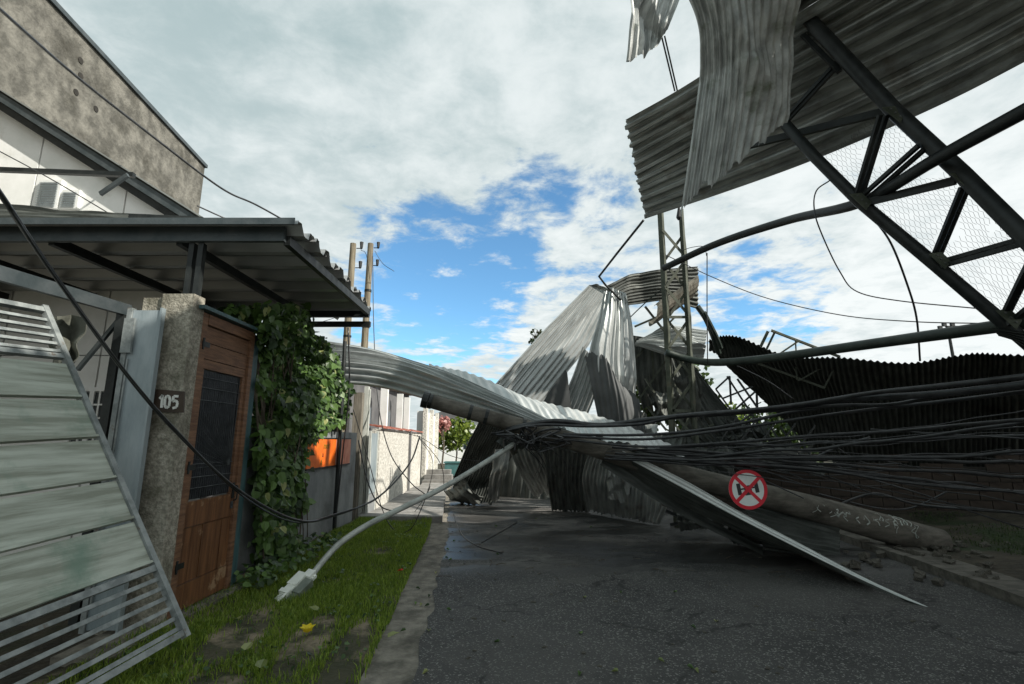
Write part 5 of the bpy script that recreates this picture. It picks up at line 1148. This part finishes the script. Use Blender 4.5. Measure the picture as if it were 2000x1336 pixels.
# ================================================================== TREES / FAR BACKGROUND
def tree(base, h, cr, label, mat=treem, n=1500, ls=(.15, .35), name='tree', trunk=.12, flat=.8):
    t_ = Thing(name, base, label, 'tree' if name == 'tree' else 'shrub')
    base = Vector(base); cc = base+Vector((0, 0, h-cr*flat))
    t_.part('trunk', tube([base, base+Vector((.1, 0, (h-cr)*.6)), cc], [trunk, trunk*.8, trunk*.4], 8), bark)
    cl = []
    for k in range(9):
        d_ = Vector((random.gauss(0, 1), random.gauss(0, 1), random.gauss(0, .8))).normalized()*cr*random.uniform(.4, .8); d_.z *= flat; cl.append((cc+d_, cr*random.uniform(.3, .5)))
        t_.part('limb', tube([base+Vector((0, 0, (h-cr)*.7)), cc+d_*.5, cc+d_], [trunk*.4, trunk*.2, .02], 5), bark)
    pts_ = []
    for k in range(n):
        c, r_ = random.choice(cl); d_ = Vector((random.gauss(0, 1), random.gauss(0, 1), random.gauss(0, 1))).normalized()*r_*random.uniform(.5, 1.1); pts_.append(c+d_)
    V, Fs = scatter_leaves(pts_, (0, 0, 1), ls, 1.2); t_.part('crown', (V, Fs), mat)['kind'] = 'stuff'
tree((-3.0, 27, 0), 2.9, 1.3, 'bright yellow green shrub at the far end of the lane', shrubm, 1500, (.1, .25), 'shrub', .05)
tree((-3.5, 25.5, 0), 2.9, .6, 'pink flowering bush at the far end of the white walls', pinkm, 350, (.1, .2), 'shrub', .05)
tree((5.2, 19, 0), 5.4, 2.4, 'leafy dark tree seen through the gap beside the tower', treem, 2600, (.12, .3))
tree((9.5, 24, 0), 3.8, 2.2, 'yellow green bushy tree behind the lattice scrap', shrubm, 2200, (.15, .3))
tree((13.5, 26, 0), 4.0, 2.6, 'low green tree behind the collapsed canopy gap', treem, 2200, (.15, .35))
tree((1.05, 22, 0), 6.7, .5, 'thin tree whose tip shows left of the leaning sheet', treem, 110, (.08, .2), trunk=.04)
fh = Thing('far_house', (-4.2, 36, 0), 'small pale house at the end of the lane', 'house')
fh.part('wall', box(-6, -1.6, 36, 40, 0, 3), whitepaint); fh.part('roof', prism([(-6.3, 35.8, 3), (-1.3, 35.8, 3), (-3.8, 35.8, 4.2)], (0, 4.4, 0)), housegrey); fh.part('window', box(-3.4, -2.4, 35.97, 35.995, 1, 2.1), glass)
tb_ = Thing('teal_bin', (-2.65, 23, 0), 'teal container on the verge before the bright shrub', 'container')
tb_.part('body', box(-3.0, -2.35, 23, 23.6, .05, .6), teal); tb_.part('lid', box(-3.05, -2.3, 22.95, 23.65, .605, .66), teal)
fm = Thing('floodlight_mast', (P(1862, 690, 40).x, P(1862, 690, 40).y, 0), 'distant thin mast with a cluster of floodlights above the canopy', 'mast')
mt = P(1852, 645, 40); mb_ = fm.base
fm.part('mast', tube([Vector((mb_.x, mb_.y, 0)), mt], [.16, .1], 8, smooth=False), steel_blk)
for k in range(5):
    c = P(1836+k*8, 640-(k % 2)*6, 40); fm.part('floodlight', box(c.x-.13, c.x+.13, c.y-.1, c.y+.1, c.z-.14, c.z+.14), steel_blk)
    fm.part('bracket', bar(mt, c, .05, .05), steel_blk)
# distant low rise so the horizon is closed
rng2 = random.Random(5)
V = []; Fs = []
for i in range(61):
    x = -300+10*i; h_ = 4+2.5*mnoise.noise(Vector((x*.03, 0, 0))); V += [(x, 160, -1), (x, 175, h_), (x, 260, h_*.8)]
for i in range(60): a = i*3; Fs += [(a, a+3, a+4, a+1), (a+1, a+4, a+5, a+2)]
o = mesh_obj('far_hills', V, Fs, nmat('far_wood', (.02, .035, .012), (.06, .08, .03), .3, .9, 0, 0)); o['kind'] = 'structure'
